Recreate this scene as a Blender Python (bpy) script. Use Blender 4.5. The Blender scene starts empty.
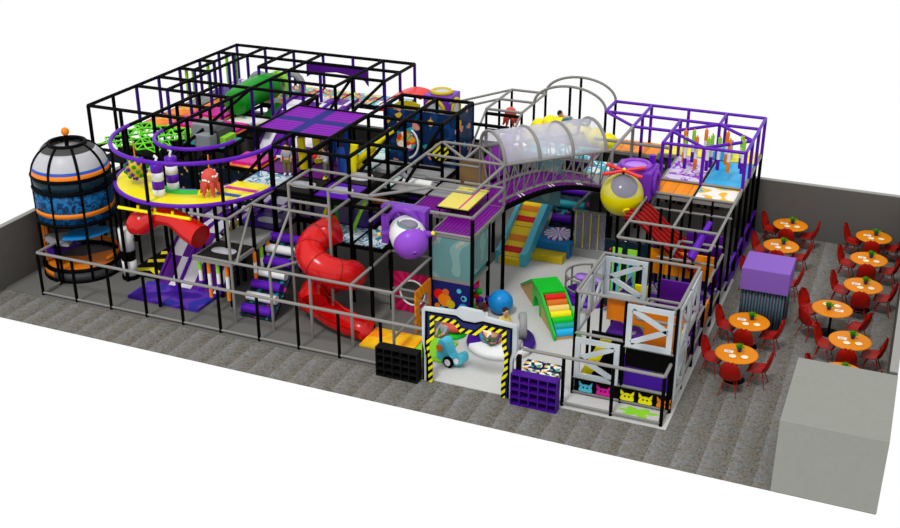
import bpy, math, random
from mathutils import Vector, Matrix
random.seed(7)
S=bpy.context.scene
COL=S.collection
G=1.22
PI=math.pi
def N(i,j,z=0): return Vector(((i+.04)*G,(j+.55)*G,z))
def W(a,b,z=0): return Vector((a*G,b*G,z))
# ---------------------------------------------------------------- materials
def s2l(c): return tuple((v/12.92 if v<=.04045 else ((v+.055)/1.055)**2.4) for v in c)
def hexc(h): return s2l([int(h[k:k+2],16)/255 for k in (0,2,4)])
MATS={}
def mat(name,h,rough=.5,metal=0,alpha=1,spec=.2,noise=0,scale=8):
    if name in MATS: return MATS[name]
    m=bpy.data.materials.new(name); m.use_nodes=True; nt=m.node_tree; b=nt.nodes['Principled BSDF']
    c=hexc(h)
    b.inputs['Base Color'].default_value=(*c,1); b.inputs['Roughness'].default_value=rough
    b.inputs['Metallic'].default_value=metal; b.inputs['Alpha'].default_value=alpha
    b.inputs['Specular IOR Level'].default_value=spec
    tc=nt.nodes.new('ShaderNodeTexCoord'); n=nt.nodes.new('ShaderNodeTexNoise'); n.inputs['Scale'].default_value=scale
    nt.links.new(tc.outputs['Object'],n.inputs['Vector'])
    k=noise or .05
    mx=nt.nodes.new('ShaderNodeMix'); mx.data_type='RGBA'
    mx.inputs[6].default_value=(*[v*(1-k) for v in c],1); mx.inputs[7].default_value=(*[min(1,v*(1+k)) for v in c],1)
    nt.links.new(n.outputs['Fac'],mx.inputs[0]); nt.links.new(mx.outputs[2],b.inputs['Base Color'])
    MATS[name]=m; return m
def node_mat(name,rough=.6,spec=.1):
    m=bpy.data.materials.new(name); m.use_nodes=True; nt=m.node_tree; b=nt.nodes['Principled BSDF']
    b.inputs['Roughness'].default_value=rough; b.inputs['Specular IOR Level'].default_value=spec
    MATS[name]=m
    return m,nt,b
def ramp(nt,stops,src,mode='CONSTANT'):
    r=nt.nodes.new('ShaderNodeValToRGB'); r.color_ramp.interpolation=mode
    e=r.color_ramp.elements
    while len(e)<len(stops): e.new(.5)
    for k,(p,h) in enumerate(stops): e[k].position=p; e[k].color=(*hexc(h),1)
    nt.links.new(src,r.inputs[0]); return r.outputs[0]
def vm(nt,op,a,bv):
    n=nt.nodes.new('ShaderNodeMath'); n.operation=op
    for k,v in enumerate((a,bv)):
        if v is None: continue
        if isinstance(v,(int,float)): n.inputs[k].default_value=v
        else: nt.links.new(v,n.inputs[k])
    return n.outputs[0]
def coords(nt,kind='Object'):
    tc=nt.nodes.new('ShaderNodeTexCoord'); sp=nt.nodes.new('ShaderNodeSeparateXYZ'); nt.links.new(tc.outputs[kind],sp.inputs[0]); return tc.outputs[kind],sp.outputs
def mixc(nt,f,a,b_):
    mx=nt.nodes.new('ShaderNodeMix'); mx.data_type='RGBA'; nt.links.new(f,mx.inputs[0])
    for k,v in ((6,a),(7,b_)):
        if isinstance(v,str): mx.inputs[k].default_value=(*hexc(v),1)
        else: nt.links.new(v,mx.inputs[k])
    return mx.outputs[2]
def patch_mat(name,stops,scale=3,dist=1.5,rough=.4,mode='CONSTANT',vor=False):
    m,nt,b=node_mat(name,rough)
    o,_=coords(nt)
    if vor:
        n=nt.nodes.new('ShaderNodeTexVoronoi'); n.inputs['Scale'].default_value=scale; nt.links.new(o,n.inputs['Vector'])
        sp=nt.nodes.new('ShaderNodeSeparateColor'); nt.links.new(n.outputs['Color'],sp.inputs[0]); src=sp.outputs[0]
    else:
        n=nt.nodes.new('ShaderNodeTexNoise'); n.inputs['Scale'].default_value=scale; n.inputs['Detail'].default_value=1; n.inputs['Distortion'].default_value=dist
        nt.links.new(o,n.inputs['Vector']); src=vm(nt,'MULTIPLY_ADD',n.outputs['Fac'],2.2); src.node.inputs[2].default_value=-.6
    nt.links.new(ramp(nt,stops,src,mode),b.inputs['Base Color']); return m
# carpet
m,nt,b=node_mat('carpet',.95,.1)
o,sp=coords(nt)
v=nt.nodes.new('ShaderNodeTexVoronoi'); v.inputs['Scale'].default_value=24; nt.links.new(o,v.inputs['Vector'])
sc=nt.nodes.new('ShaderNodeSeparateColor'); nt.links.new(v.outputs['Color'],sc.inputs[0])
base=ramp(nt,[(0,'625f56'),(.3,'6e6c66'),(.5,'53514a'),(.66,'686454'),(.8,'686c70'),(.93,'685450')],sc.outputs[0])
lite=ramp(nt,[(0,'747169'),(.3,'7b7b7c'),(.5,'646158'),(.66,'767c82'),(.88,'766862')],sc.outputs[1])
# every carpet width brightens from one edge to the other
fr=vm(nt,'FRACT',vm(nt,'MULTIPLY',sp[0],1/.61),None)
nz=nt.nodes.new('ShaderNodeTexNoise'); nz.inputs['Scale'].default_value=6; nt.links.new(o,nz.inputs['Vector'])
f2=vm(nt,'ADD',fr,vm(nt,'MULTIPLY',vm(nt,'SUBTRACT',nz.outputs['Fac'],.5),.9))
r=nt.nodes.new('ShaderNodeValToRGB'); r.color_ramp.elements[0].position=.05; r.color_ramp.elements[0].color=(1,1,1,1); r.color_ramp.elements[1].position=.75; r.color_ramp.elements[1].color=(0,0,0,1); nt.links.new(f2,r.inputs[0])
nt.links.new(mixc(nt,r.outputs[0],base,lite),b.inputs['Base Color'])
# stripes helper: colour bands along one object axis
def band_mat(name,axis,period,stops,rough=.45,diag=None,off=0):
    m,nt,b=node_mat(name,rough); o,sp=coords(nt)
    src=sp[axis]
    if diag is not None: src=vm(nt,'ADD',sp[axis],vm(nt,'MULTIPLY',sp[diag[0]],diag[1]))
    f=vm(nt,'FRACT',vm(nt,'MULTIPLY',vm(nt,'ADD',src,off+100*period),1/period),None)
    nt.links.new(ramp(nt,stops,f),b.inputs['Base Color']); return m
band_mat('hazard',0,.2,[(0,'060606'),(.5,'dcd408')],diag=(2,-1))
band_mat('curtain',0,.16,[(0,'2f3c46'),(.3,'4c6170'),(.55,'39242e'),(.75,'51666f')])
band_mat('net_floor_magenta',0,.11,[(0,'3c0848'),(.3,'780c8c')],diag=(1,.0))
band_mat('orange_plank',0,.42,[(0,'a05c08'),(.05,'ee8c10'),(.5,'e4840c')],.35)
band_mat('slide_lane_stripes',1,1.15,[(0,'e6c41c'),(.13,'8a2a10'),(.15,'e6c41c'),(.3,'cc1414'),(.5,'e6c41c'),(.66,'d87c18'),(.86,'e6c41c')],.3)
# white / purple check of the wave slide
m,nt,b=node_mat('slide_check',.3); o,sp=coords(nt)
fx=vm(nt,'GREATER_THAN',vm(nt,'FRACT',vm(nt,'MULTIPLY',vm(nt,'ADD',sp[0],50),1/1.54),None),.5)
fy=vm(nt,'GREATER_THAN',vm(nt,'FRACT',vm(nt,'MULTIPLY',vm(nt,'ADD',sp[1],50.2),1/1.7),None),.5)
d=vm(nt,'ABSOLUTE',vm(nt,'SUBTRACT',fx,fy),None)
nt.links.new(mixc(nt,d,'5a1a86','dcd8e2'),b.inputs['Base Color'])
patch_mat('galaxy',[(0,'240c5c'),(.4,'40189a'),(.6,'6638ac'),(.8,'3030a0')],1.5,.3,mode='LINEAR')
patch_mat('space_mural',[(0,'0e2850'),(.62,'143a68'),(.74,'d0a828'),(.78,'143a68'),(.85,'2aa0a8'),(.89,'0e2850'),(.95,'d08878')],5.5,vor=True)
patch_mat('space_panel',[(0,'0c1c28'),(.8,'102834'),(.88,'c8d8d8'),(.9,'0c1c28'),(.96,'c83828')],9,vor=True)
patch_mat('camo_purple',[(0,'4a1a80'),(.5,'8a8690'),(.62,'4a1a80'),(.75,'9a96a0')],1.4,.5)
patch_mat('multi_mat',[(0,'e8c820'),(.25,'d02828'),(.4,'30b8d0'),(.55,'e8e020'),(.7,'c82890'),(.85,'38c060')],1.6,1,)
patch_mat('cyan_mat',[(0,'38b0c8'),(.45,'e8f0ee'),(.6,'2890b0'),(.8,'a83080')],1.4,1)
patch_mat('orange_pink',[(0,'f0a018'),(.4,'e87818'),(.5,'e05c28'),(.62,'e88020'),(.7,'f0b030')],1.0,.4,mode='LINEAR')
patch_mat('white_picture',[(0,'e6e4de'),(.5,'e6e4de'),(.56,'48b0c4'),(.66,'e0b83c'),(.76,'e6e4de')],1.6,.6)
patch_mat('yellow_picture',[(0,'e4e0da'),(.48,'e2b030'),(.7,'38a8c8'),(.8,'e4e0da')],1.2,.6)
patch_mat('purple_picture',[(0,'d4c8e4'),(.45,'d4c8e4'),(.52,'a83cc8'),(.68,'7838b8'),(.76,'d4c8e4')],2.2,1)
patch_mat('space_white',[(0,'c8d4dc'),(.42,'30809c'),(.52,'d8dce0'),(.62,'3a5a90'),(.72,'2a8ca0'),(.8,'b8c8d0')],1.6,1)
patch_mat('teal_white',[(0,'c8dcd8'),(.55,'b8ccca'),(.62,'48b0b0'),(.72,'c8dcd8')],1.2,.4)
patch_mat('green_leaf',[(0,'c4c4bc'),(.44,'c4c4bc'),(.45,'5cb81c'),(.6,'74cc28')],.9,.4)
patch_mat('circles_blue',[(0,'10205c'),(.5,'10205c'),(.6,'b86818'),(.7,'c83c14'),(.8,'1c3c8c'),(.88,'3880b8')],4,.5,vor=True)
patch_mat('pastel_panel',[(0,'5c8486'),(.5,'749694'),(.7,'a09c8c'),(.85,'8474a0')],1.2,.6)
patch_mat('sunrise',[(0,'e87010'),(.45,'f0c020'),(.7,'f08818')],1.3,.5,mode='LINEAR')
patch_mat('toy_patch',[(0,'e8a020'),(.3,'d04020'),(.5,'30a0a0'),(.65,'e8e0d0'),(.8,'7030a0')],6,vor=True)
patch_mat('pool_picture',[(0,'e8e4d8'),(.2,'14204c'),(.5,'e0b030'),(.6,'e8e4d8'),(.75,'50a088'),(.85,'14204c')],13,.8,vor=True)
patch_mat('silver',[(0,'9aa2a8'),(.4,'aab2b6'),(.7,'b8bec0')],1.0,.5,.35,'LINEAR')
patch_mat('roller_base',[(0,'14202c'),(.6,'1c3040'),(.7,'a02870'),(.74,'1c3040'),(.85,'208090')],9,vor=True)
patch_mat('roller_dark',[(0,'0a1420'),(.8,'101e2c'),(.93,'b09850'),(.96,'0a1420')],14,vor=True)
patch_mat('tower_blue',[(0,'081e38'),(.4,'0c3860'),(.65,'1468a0'),(.8,'0c3860'),(1,'081e38')],3.2,1.5,mode='LINEAR')
patch_mat('ring_floor',[(0,'f0d800'),(.66,'f0d800'),(.72,'28c850'),(.8,'20b8d8')],.35,.2)
patch_mat('leaf',[(0,'2c6410'),(.5,'4c9018'),(1,'6cb020')],30,1,mode='LINEAR')
band_mat('starburst_pink',0,9,[(0,'c01860')])
MATS.pop('starburst_pink')
def radial_mat(name,cx,cz,k,stops,axes=(0,2)):
    m,nt,b=node_mat(name,.4); o,sp=coords(nt)
    a=vm(nt,'ARCTAN2',vm(nt,'SUBTRACT',sp[axes[1]],cz),vm(nt,'SUBTRACT',sp[axes[0]],cx))
    f=vm(nt,'FRACT',vm(nt,'MULTIPLY',vm(nt,'ADD',a,7),k/6.28318),None)
    nt.links.new(ramp(nt,stops,f),b.inputs['Base Color']); return m
radial_mat('burst_pink',.6,.62,18,[(0,'c01c58'),(.5,'a01048')])
radial_mat('burst_orange',.6,.62,18,[(0,'e89018'),(.5,'d87810')],(1,2))
radial_mat('pinwheel',0,0,14,[(0,'c8d8e8'),(.3,'c83048'),(.5,'3860c0'),(.75,'e8e0e8')],(0,1))
radial_mat('turntable_top',0,0,4,[(0,'d8d6da'),(.5,'48187c')],(0,1))
PAL=dict(black=('020202',.6,0,1,.06),grey_steel=('7d7b77',.4),purple_steel=('34087c',.4,0,1,.2),purple_bright=('560ca4',.4,0,1,.2),white=('dedede',.4),black_deck=('1a1916',.6,0,1,.15),
 grey_deck=('8f8f90',.5),purple_deck=('3a0c84',.4),purple_wall=('4c0c7c',.45),lime=('86cc30',.4),orange=('e47c12',.4),orange_seat=('d47c00',.5,0,1,.15),red_slide=('c40808',.22,0,1,.4),
 yellow=('ecdc10',.35),dark_yellow=('c4ac14',.4),magenta=('c81890',.4),green=('0c8a18',.3),dark_green=('0a5c10',.3),bright_green=('14b428',.35),cyan=('28a8dc',.35),
 teal=('1c9098',.4),wall_dark=('5c5a57',.9,0,1,.1),wall_light=('8c8c88',.9),floor_dark=('666562',.8,0,1,.1),floor_light=('bebebb',.7,0,1,.1),box_grey=('868780',.9,0,1,.1),chair_red=('961004',.45,0,1,.2),
 kiosk=('7d58ae',.8,0,1,.1),plate=('ead8b4',.5),paper=('e8e8e8',.7),pot=('34208c',.4),soil=('30200c',.9),tan=('c0985c',.6),red_step=('cc1810',.4),orange_step=('c8681c',.4),
 cream_step=('e4c468',.4),yellow_step=('e8dc10',.4),green_step=('10bc20',.4),teal_step=('1c9c8c',.4),cyan_step=('20a8dc',.4),ball_blue=('1484cc',.3),
 shelf_black=('101010',.7,0,1,.1),shelf_purple=('400880',.6,0,1,.2),skin=('c89878',.6),hair=('2c2420',.8),shirt_grey=('8c949c',.8),shirt_white=('ccd0d4',.8),olive=('6c6c24',.8),
 olive_grey=('5c6450',.8),yellow_cloth=('e0d068',.8),teal_cloth=('4c7484',.8),rocket_purple=('7a3cb4',.3),lilac=('a878d8',.3),glass=('a8b0c8',.1,0,.55),tubeglass=('dcdce8',.5,0,.32,.1),
 dark_glass=('2c3440',.1,0,.6),navy=('101a60',.4),red=('d81410',.3),coral=('cc4c3e',.5),rotor_red=('d01410',.35),yellow_mat=('dccc60',.5),brown=('5c4428',.7),dark_red=('8c0c08',.4),
 grey_block=('868a8e',.5),dark_block=('4c4c50',.5),blue=('1c4ca8',.4),light_blue=('4cb4cc',.35),mesh=('a09cb4',.5,0,.4),dome_grey=('b0b0b4',.35),dome_dark=('3c3c3a',.5),tower_orange=('e07a14',.4),
 tower_glass=('16303f',.15,0,.75),plank=('8a6c48',.6),web_green=('6cd820',.4),rod=('484846',.5),wheel_grey=('8c8c8c',.5),yellow_clear=('d8d078',.15,0,.7),lens=('7c7888',.08,0,.8),blue_mat=('1474b4',.5),blue_step=('1080c8',.4))
def M(n):
    if n in MATS: return MATS[n]
    p=PAL[n]; return mat(n,*p)
# ---------------------------------------------------------------- mesh builder
OFF={}
class MB:
    def __init__(s): s.v=[];s.f=[];s.sm=[]
    def add(s,vs,fs,smooth=False):
        n=len(s.v); s.v+= [Vector(v) for v in vs]; s.f+=[[n+k for k in f] for f in fs]; s.sm+=[smooth]*len(fs); return s
    def box(s,a,b_,rot=0,piv=None,bev=0):
        x0,y0,z0=a;x1,y1,z1=b_
        vs=[Vector(p) for p in ((x0,y0,z0),(x1,y0,z0),(x1,y1,z0),(x0,y1,z0),(x0,y0,z1),(x1,y0,z1),(x1,y1,z1),(x0,y1,z1))]
        if rot:
            piv=Vector(piv or (0,0,0)); R=Matrix.Rotation(rot,3,'Z'); vs=[R@(v-piv)+piv for v in vs]
        return s.add(vs,[(3,2,1,0),(4,5,6,7),(0,1,5,4),(1,2,6,5),(2,3,7,6),(3,0,4,7)])
    def tube(s,pts,r,n=8,closed=False,caps=True):
        pts=[Vector(p) for p in pts]; m=len(pts); rs=r if isinstance(r,(list,tuple)) else [r]*m
        base=[]; prev=None
        for k,p in enumerate(pts):
            if closed: t=pts[(k+1)%m]-pts[k-1]
            else: t=(pts[min(k+1,m-1)]-pts[max(k-1,0)])
            t.normalize()
            if prev is None: u=t.orthogonal().normalized()
            else:
                u=prev-t*prev.dot(t); u=u.normalized() if u.length>1e-6 else t.orthogonal().normalized()
            prev=u; w=t.cross(u)
            base+= [p+(u*math.cos(2*PI*q/n)+w*math.sin(2*PI*q/n))*rs[k] for q in range(n)]
        fs=[]
        for k in range(m if closed else m-1):
            a=k*n;b_=((k+1)%m)*n
            for q in range(n): fs.append((a+q,a+(q+1)%n,b_+(q+1)%n,b_+q))
        s.add(base,fs,True)
        if caps and not closed:
            s.add(base[:n],[tuple(range(n-1,-1,-1))]); s.add(base[-n:],[tuple(range(n))])
        return s
    def lathe(s,prof,c=(0,0,0),n=24,M_=None,a0=0,a1=2*PI):
        c=Vector(c); full=abs(a1-a0-2*PI)<1e-6; k=n if full else n+1; vs=[]
        for q in range(k):
            a=a0+(a1-a0)*q/n
            for (r,z) in prof:
                v=Vector((r*math.cos(a),r*math.sin(a),z)); v=(M_@v) if M_ else v; vs.append(v+c)
        L=len(prof); fs=[]
        for q in range(n):
            a=q*L;b_=((q+1)%k)*L
            for t in range(L-1): fs.append((a+t,b_+t,b_+t+1,a+t+1))
        return s.add(vs,fs,True)
    def flat(s): s.sm=[False]*len(s.sm); return s
    def sph(s,c,r,n=16,m=10,sc=(1,1,1)):
        prof=[(max(1e-4,r*math.sin(PI*k/m)),-r*math.cos(PI*k/m)) for k in range(m+1)]
        return s.lathe(prof,c,n,Matrix.Diagonal(Vector(sc)))
    def prism(s,poly,d,origin=(0,0,0),ax=(1,0,0),ay=(0,0,1),smooth=False):
        # poly in (ax,ay) plane, extruded along vector d
        o_=Vector(origin);ax=Vector(ax);ay=Vector(ay);d=Vector(d)
        v0=[o_+ax*p[0]+ay*p[1] for p in poly]; v1=[v+d for v in v0]; n=len(poly)
        s.add(v0+v1,[tuple(range(n-1,-1,-1)),tuple(range(n,2*n))]+[(k,(k+1)%n,n+(k+1)%n,n+k) for k in range(n)]); return s
    def ribbon(s,poly,w,d,origin=(0,0,0),ax=(1,0,0),ay=(0,0,1),closed=False):
        # a flat band of width w following poly, thickness d
        P=[Vector((p[0],p[1])) for p in poly]; L=[];R=[];m=len(P)
        for k,p in enumerate(P):
            if closed: a,b_=P[k-1],P[(k+1)%m]
            else: a,b_=P[max(k-1,0)],P[min(k+1,m-1)]
            t1=(p-a); t2=(b_-p)
            if t1.length<1e-6: t1=t2
            if t2.length<1e-6: t2=t1
            t1=t1.normalized();t2=t2.normalized(); n_=Vector((-(t1+t2).y,(t1+t2).x)).normalized(); c_=max(.4,n_.dot(Vector((-t1.y,t1.x))))
            L.append(p+n_*w/2/c_);R.append(p-n_*w/2/c_)
        rng=range(m if closed else m-1)
        for k in rng:
            q=(k+1)%m
            s.prism([R[k],R[q],L[q],L[k]],d,origin,ax,ay)
        return s
    def build(s,name,material,parent=None,label=None,bevel=0,kind=None,cat=None,group=None,loc=None):
        off=Vector((0,0,0))
        if parent is not None: off=OFF.get(parent.name,off)
        elif loc is not None: off=Vector(loc)
        else:
            xs=[v.x for v in s.v];ys=[v.y for v in s.v];zs=[v.z for v in s.v]
            off=Vector(((min(xs)+max(xs))/2,(min(ys)+max(ys))/2,min(zs)))
        me=bpy.data.meshes.new(name); me.from_pydata([v-off for v in s.v],[],s.f); me.update()
        me.polygons.foreach_set('use_smooth',s.sm)
        o=bpy.data.objects.new(name,me); COL.objects.link(o)
        if parent is not None: o.parent=parent
        else: o.location=off
        OFF[o.name]=off
        me.materials.append(M(material) if isinstance(material,str) else material)
        if bevel:
            bm=o.modifiers.new('bevel','BEVEL'); bm.width=bevel; bm.segments=2; bm.limit_method='ANGLE'
        if label: o['label']=label
        if cat: o['category']=cat
        if group: o['group']=group
        if kind: o['kind']=kind
        return o
def T(name,label,cat,loc=(0,0,0),group=None,rz=0):
    o=bpy.data.objects.new(name,None); COL.objects.link(o); o.location=loc; o.rotation_euler=(0,0,rz); o['label']=label; o['category']=cat
    o.empty_display_size=.2
    if group: o['group']=group
    OFF[o.name]=Vector(loc) if rz==0 else Vector((0,0,0)); return o
def kids(o): return [c for c in bpy.data.objects if c.parent==o]
def dup(src,loc,rz,label,group=None,tree=None):
    r=src.copy(); COL.objects.link(r); r.location=loc; r.rotation_euler=(0,0,rz); r['label']=label
    if group: r['group']=group
    for (ch,subs) in tree:
        c=ch.copy(); COL.objects.link(c); c.parent=r
        for g in subs:
            d=g.copy(); COL.objects.link(d); d.parent=c
    return r
def tree_of(o): return [(c,kids(c)) for c in kids(o)]
def struct(name,mb,m): return mb.build(name,m,kind='structure')
# ================================================================ camera, world, light
cam=bpy.data.cameras.new('camera'); co=bpy.data.objects.new('camera',cam); COL.objects.link(co); S.camera=co
F_=1143.689;p_=.42783;a_=.39723
cam.sensor_fit='HORIZONTAL'; cam.sensor_width=36; cam.lens=F_/900*36; cam.clip_end=200
fh=Vector((-math.sin(a_),math.cos(a_),0)); fwd=fh*math.cos(p_)+Vector((0,0,-math.sin(p_))); up=fh*math.sin(p_)+Vector((0,0,math.cos(p_))); rt=fwd.cross(up)
co.matrix_world=Matrix(((rt.x,up.x,-fwd.x,22.6166),(rt.y,up.y,-fwd.y,-23.1544),(rt.z,up.z,-fwd.z,14.7332),(0,0,0,1)))
w=bpy.data.worlds.new('studio'); S.world=w; w.use_nodes=True; w.node_tree.nodes['Background'].inputs[0].default_value=(1,1,1,1); w.node_tree.nodes['Background'].inputs[1].default_value=1.0
sun=bpy.data.lights.new('sun','SUN'); sun.energy=1.6; sun.angle=math.radians(9); so=bpy.data.objects.new('sun',sun); COL.objects.link(so)
so.rotation_euler=Vector((.06,.62,-1)).to_track_quat('-Z','Y').to_euler(); so.location=(10,-10,15)
S.view_settings.view_transform='Standard'; S.view_settings.look='None'; S.view_settings.exposure=0; S.view_settings.gamma=1; S.view_settings.use_curve_mapping=False
# ================================================================ room
XL=-1.38; XR=23.25; YF=-1.58; YB=12.92
struct('floor',MB().box((XL,YF,-.012),(XR,YB,0)),'carpet')
struct('wall_left',MB().box((XL-.18,YF,-.012),(XL,YB+.18,1.84)),'wall_dark')
struct('wall_back',MB().box((XL,YB,-.012),(XR-.18,YB+.18,1.84)),'wall_dark')
struct('wall_right',MB().box((23.07,1.36,-.012),(XR,YB+.18,1.84)),'wall_dark')
for nm,a,b_ in (('trim_1',(XL-.18,YF,1.84),(XL,YB+.18,1.86)),('trim_2',(XL,YB,1.84),(23.07,YB+.18,1.86)),('trim_3',(23.07,1.36,1.84),(XR,YB+.18,1.86))):
    struct(nm,MB().box(a,b_),'wall_light')
def one(name,mb,material,label,cat,group=None,kind=None,bevel=0): return mb.build(name,material,None,label,bevel,kind,cat,group)
one('room_block',MB().box((21.08,YF-.01,0),(23.26,1.33,1.8)),'box_grey','plain grey box shaped block filling the front right corner of the room','block',bevel=.01)
# play floors
one('play_floor',MB().prism([(XL+.01,-.1),(12.1,-.1),(12.1,3.6),(11.3,3.6),(11.3,8.9),(12.45,8.9),(12.45,YB-.01),(XL+.01,YB-.01)],(0,0,.02),(0,0,0),(1,0,0),(0,1,0)),'floor_dark','smooth dark grey floor under the left half of the play structure','floor mat')
one('play_floor',MB().prism([(12.1,-.1),(18.45,-.1),(18.45,8.9),(11.3,8.9),(11.3,3.6),(12.1,3.6)],(0,0,.021),(0,0,0),(1,0,0),(0,1,0)),'floor_light','pale grey toddler floor behind the striped entrance gate','floor mat')
one('play_floor',MB().box((12.45,8.9,0),(18.45,YB-.01,.02)),'floor_dark','dark grey floor under the back right decks by the back wall','floor mat')
# ================================================================ dining tables
def table_proto():
    t=T('dining_table','x','table')
    MB().lathe([(.001,.72),(.5,.72),(.535,.73),(.535,.75),(.5,.755),(.001,.755)],n=40).build('tabletop','orange_seat',t)
    MB().lathe([(.001,.72),(.035,.72),(.035,.05),(.001,.05)],n=12).build('column','black',t)
    MB().lathe([(.001,.06),(.06,.055),(.27,.02),(.28,0),(.001,0)],n=28).build('base','black',t)
    return t
def chair_proto():
    t=T('shell_chair','x','chair')
    # seat shell facing +y; one continuous shell with rounded back
    mb=MB(); nu,nv=9,14; vs=[]
    for k in range(nv):
        v=k/(nv-1)
        if v<.5:
            q=v/.5; y=.23-.42*q; z=.45-.03*math.sin(PI*q)+(.01 if k else -.02); hw=.2+.035*math.sin(PI*min(1,q))
        else:
            q=(v-.5)/.5; y=-.19-.1*q-.03*math.sin(PI*q); z=.45+.42*q**.9; hw=.225*math.sqrt(max(.02,1-(q**3.2)))if q<1 else .05
        for l in range(nu):
            u=-1+2*l/(nu-1); cup=abs(u)**2.2
            if v<.5: vs.append((u*hw,y,z+.07*cup*(.3+v*1.4)))
            else: vs.append((u*hw,y+.09*cup*(1-q*.4),z+.05*cup*(1-q)))
    n=len(vs); vb=[(a,b_-.008,c-.014) for a,b_,c in vs]; fs=[]
    for k in range(nv-1):
        for l in range(nu-1):
            a=k*nu+l; fs.append((a,a+nu,a+nu+1,a+1)); fs.append((n+a,n+a+1,n+a+nu+1,n+a+nu))
    edge=[l for l in range(nu)]+[k*nu+nu-1 for k in range(1,nv)]+[(nv-1)*nu+l for l in range(nu-2,-1,-1)]+[k*nu for k in range(nv-2,0,-1)]
    for k in range(len(edge)):
        a=edge[k];b_=edge[(k+1)%len(edge)]; fs.append((a,b_,n+b_,n+a))
    mb.add([(a*1.16,b_*1.12,c_*1.0+max(0,c_-.45)*.35) for a,b_,c_ in vs+vb],fs,True); mb.build('seat_shell','chair_red',t)
    for sx in (-1,1):
        for sy in (-1,1): MB().tube([(sx*.12,sy*.1-.02,.43),(sx*.22,sy*.22-.02,0)],[.014,.011],6).build('leg','chair_red',t)
    f=MB()
    for sx in (-1,1):
        f.tube([(sx*.15,-.15,.33),(sx*.18,.15,.2)],.006,5); f.tube([(sx*.15,.13,.33),(sx*.18,-.18,.2)],.006,5)
    f.tube([(-.15,.12,.33),(.15,.12,.33)],.006,5); f.tube([(-.15,-.15,.33),(.15,-.15,.33)],.006,5)
    f.build('wire_brace','chair_red',t)
    return t
def plant_proto():
    t=T('potted_plant','x','plant')
    MB().lathe([(.001,0),(.04,0),(.062,.1),(.055,.1),(.05,.085),(.001,.085)],n=14).build('pot','pot',t)
    mb=MB(); rnd=random.Random(3)
    for k in range(46):
        a=rnd.uniform(0,2*PI); e=rnd.uniform(.1,1.4); L=rnd.uniform(.1,.19); d=Vector((math.cos(a)*math.cos(e),math.sin(a)*math.cos(e),math.sin(e))); s_=d.orthogonal().normalized()*.022
        b0=Vector((0,0,.09)); m_=b0+d*L*.6; tip=b0+d*L+Vector((0,0,-.02)); nn=d.cross(s_).normalized()*.003
        mb.add([b0,m_+s_,tip,m_-s_,m_+nn],[(0,1,4),(1,2,4),(2,3,4),(3,0,4),(0,3,2,1)])
    mb.build('foliage','leaf',t); return t
tp=table_proto();tt=tree_of(tp); cp=chair_proto();ct=tree_of(cp); pp=plant_proto();pt=tree_of(pp)
first={'t':1,'c':1,'p':1}
def place(key,proto,tr,loc,rz,label,group):
    if first[key]:
        first[key]=0; proto.location=loc; proto.rotation_euler=(0,0,rz); proto['label']=label; proto['group']=group; return proto
    return dup(proto,loc,rz,label,group,tr)
TB=[((19.59,12.1),'farthest in left column',0),((19.56,10.28),'second farthest in left column',0),((19.56,8.3),'half hidden behind purple kiosk',0),
 ((19.5,4.81),'just in front of purple kiosk',0),((19.5,2.91),'nearest camera in left column',0),
 ((22.12,12.1),'farthest in right column',0),((22.11,10.27),'second farthest in right column',0),((22.11,8.29),'third farthest in right column',0),
 ((21.45,6.45),'turned, left of right column',1),((22.07,4.74),'second nearest grey corner block',0),((22.05,2.93),'mostly hidden by grey corner block',0)]
pcs=[((.8,0),'left'),((-.8,0),'right')]
for (x,y),d,rot in TB:
    place('t',tp,tt,(x,y,0),0,'round orange cafe table on black pedestal, '+d,'round orange cafe tables')
    R=Matrix.Rotation(PI*.92 if rot else 0,3,'Z')
    # chairs: left, right, front
    for (cx,cy,nm) in ((-.6,.1,'left'),(.58,-.04,'right'),(.0,-.72,'front')):
        if rot: cx,cy=( {'left':(-.62,.32),'right':(.72,-.28),'front':(-.5,-.5)}[nm])
        rz=math.atan2(-cy,-cx)-PI/2
        if rot and nm=='right': rz=math.atan2(-cy,-cx)-PI/2
        place('c',cp,ct,(x+cx,y+cy,0),rz,'red shell chair, %s side of the orange table %s'%(nm,d),'red chairs around the cafe tables')
    v=Vector((.05,.12,0)); v=(R@v)
    place('p',pp,pt,(x+v.x,y+v.y,.756),0,'green plant in purple pot on the orange table '+d,'potted plants on the tables')
    for q,(px,py) in enumerate(((-.07,-.2),(.22,-.14))):
        v=R@Vector((px,py,0))
        MB().lathe([(.001,0),(.05,0),(.095,.012),(.09,.016),(.05,.006),(.001,.006)],(x+v.x,y+v.y,.756),18).build('plate','plate',None,'small cream plate, %s one on the orange table %s'%(('left','right')[q],d),cat='plate',group='cream plates on the cafe tables')
    v=R@Vector((-.2,.03,0))
    m_=MB().box((x+v.x-.11,y+v.y-.06,.756),(x+v.x+.11,y+v.y+.06,.76)); 
    o=one('menu_card',m_,'paper','white printed menu card on the orange table '+d,'menu','white menu cards on the cafe tables')
    mm=MB()
    for q in range(3): mm.box((x+v.x-.085,y+v.y-.035+.028*q,.7601),(x+v.x+.07-.03*(q%2),y+v.y-.025+.028*q,.7608))
    mm.build('printed_lines','hair',o)
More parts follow.
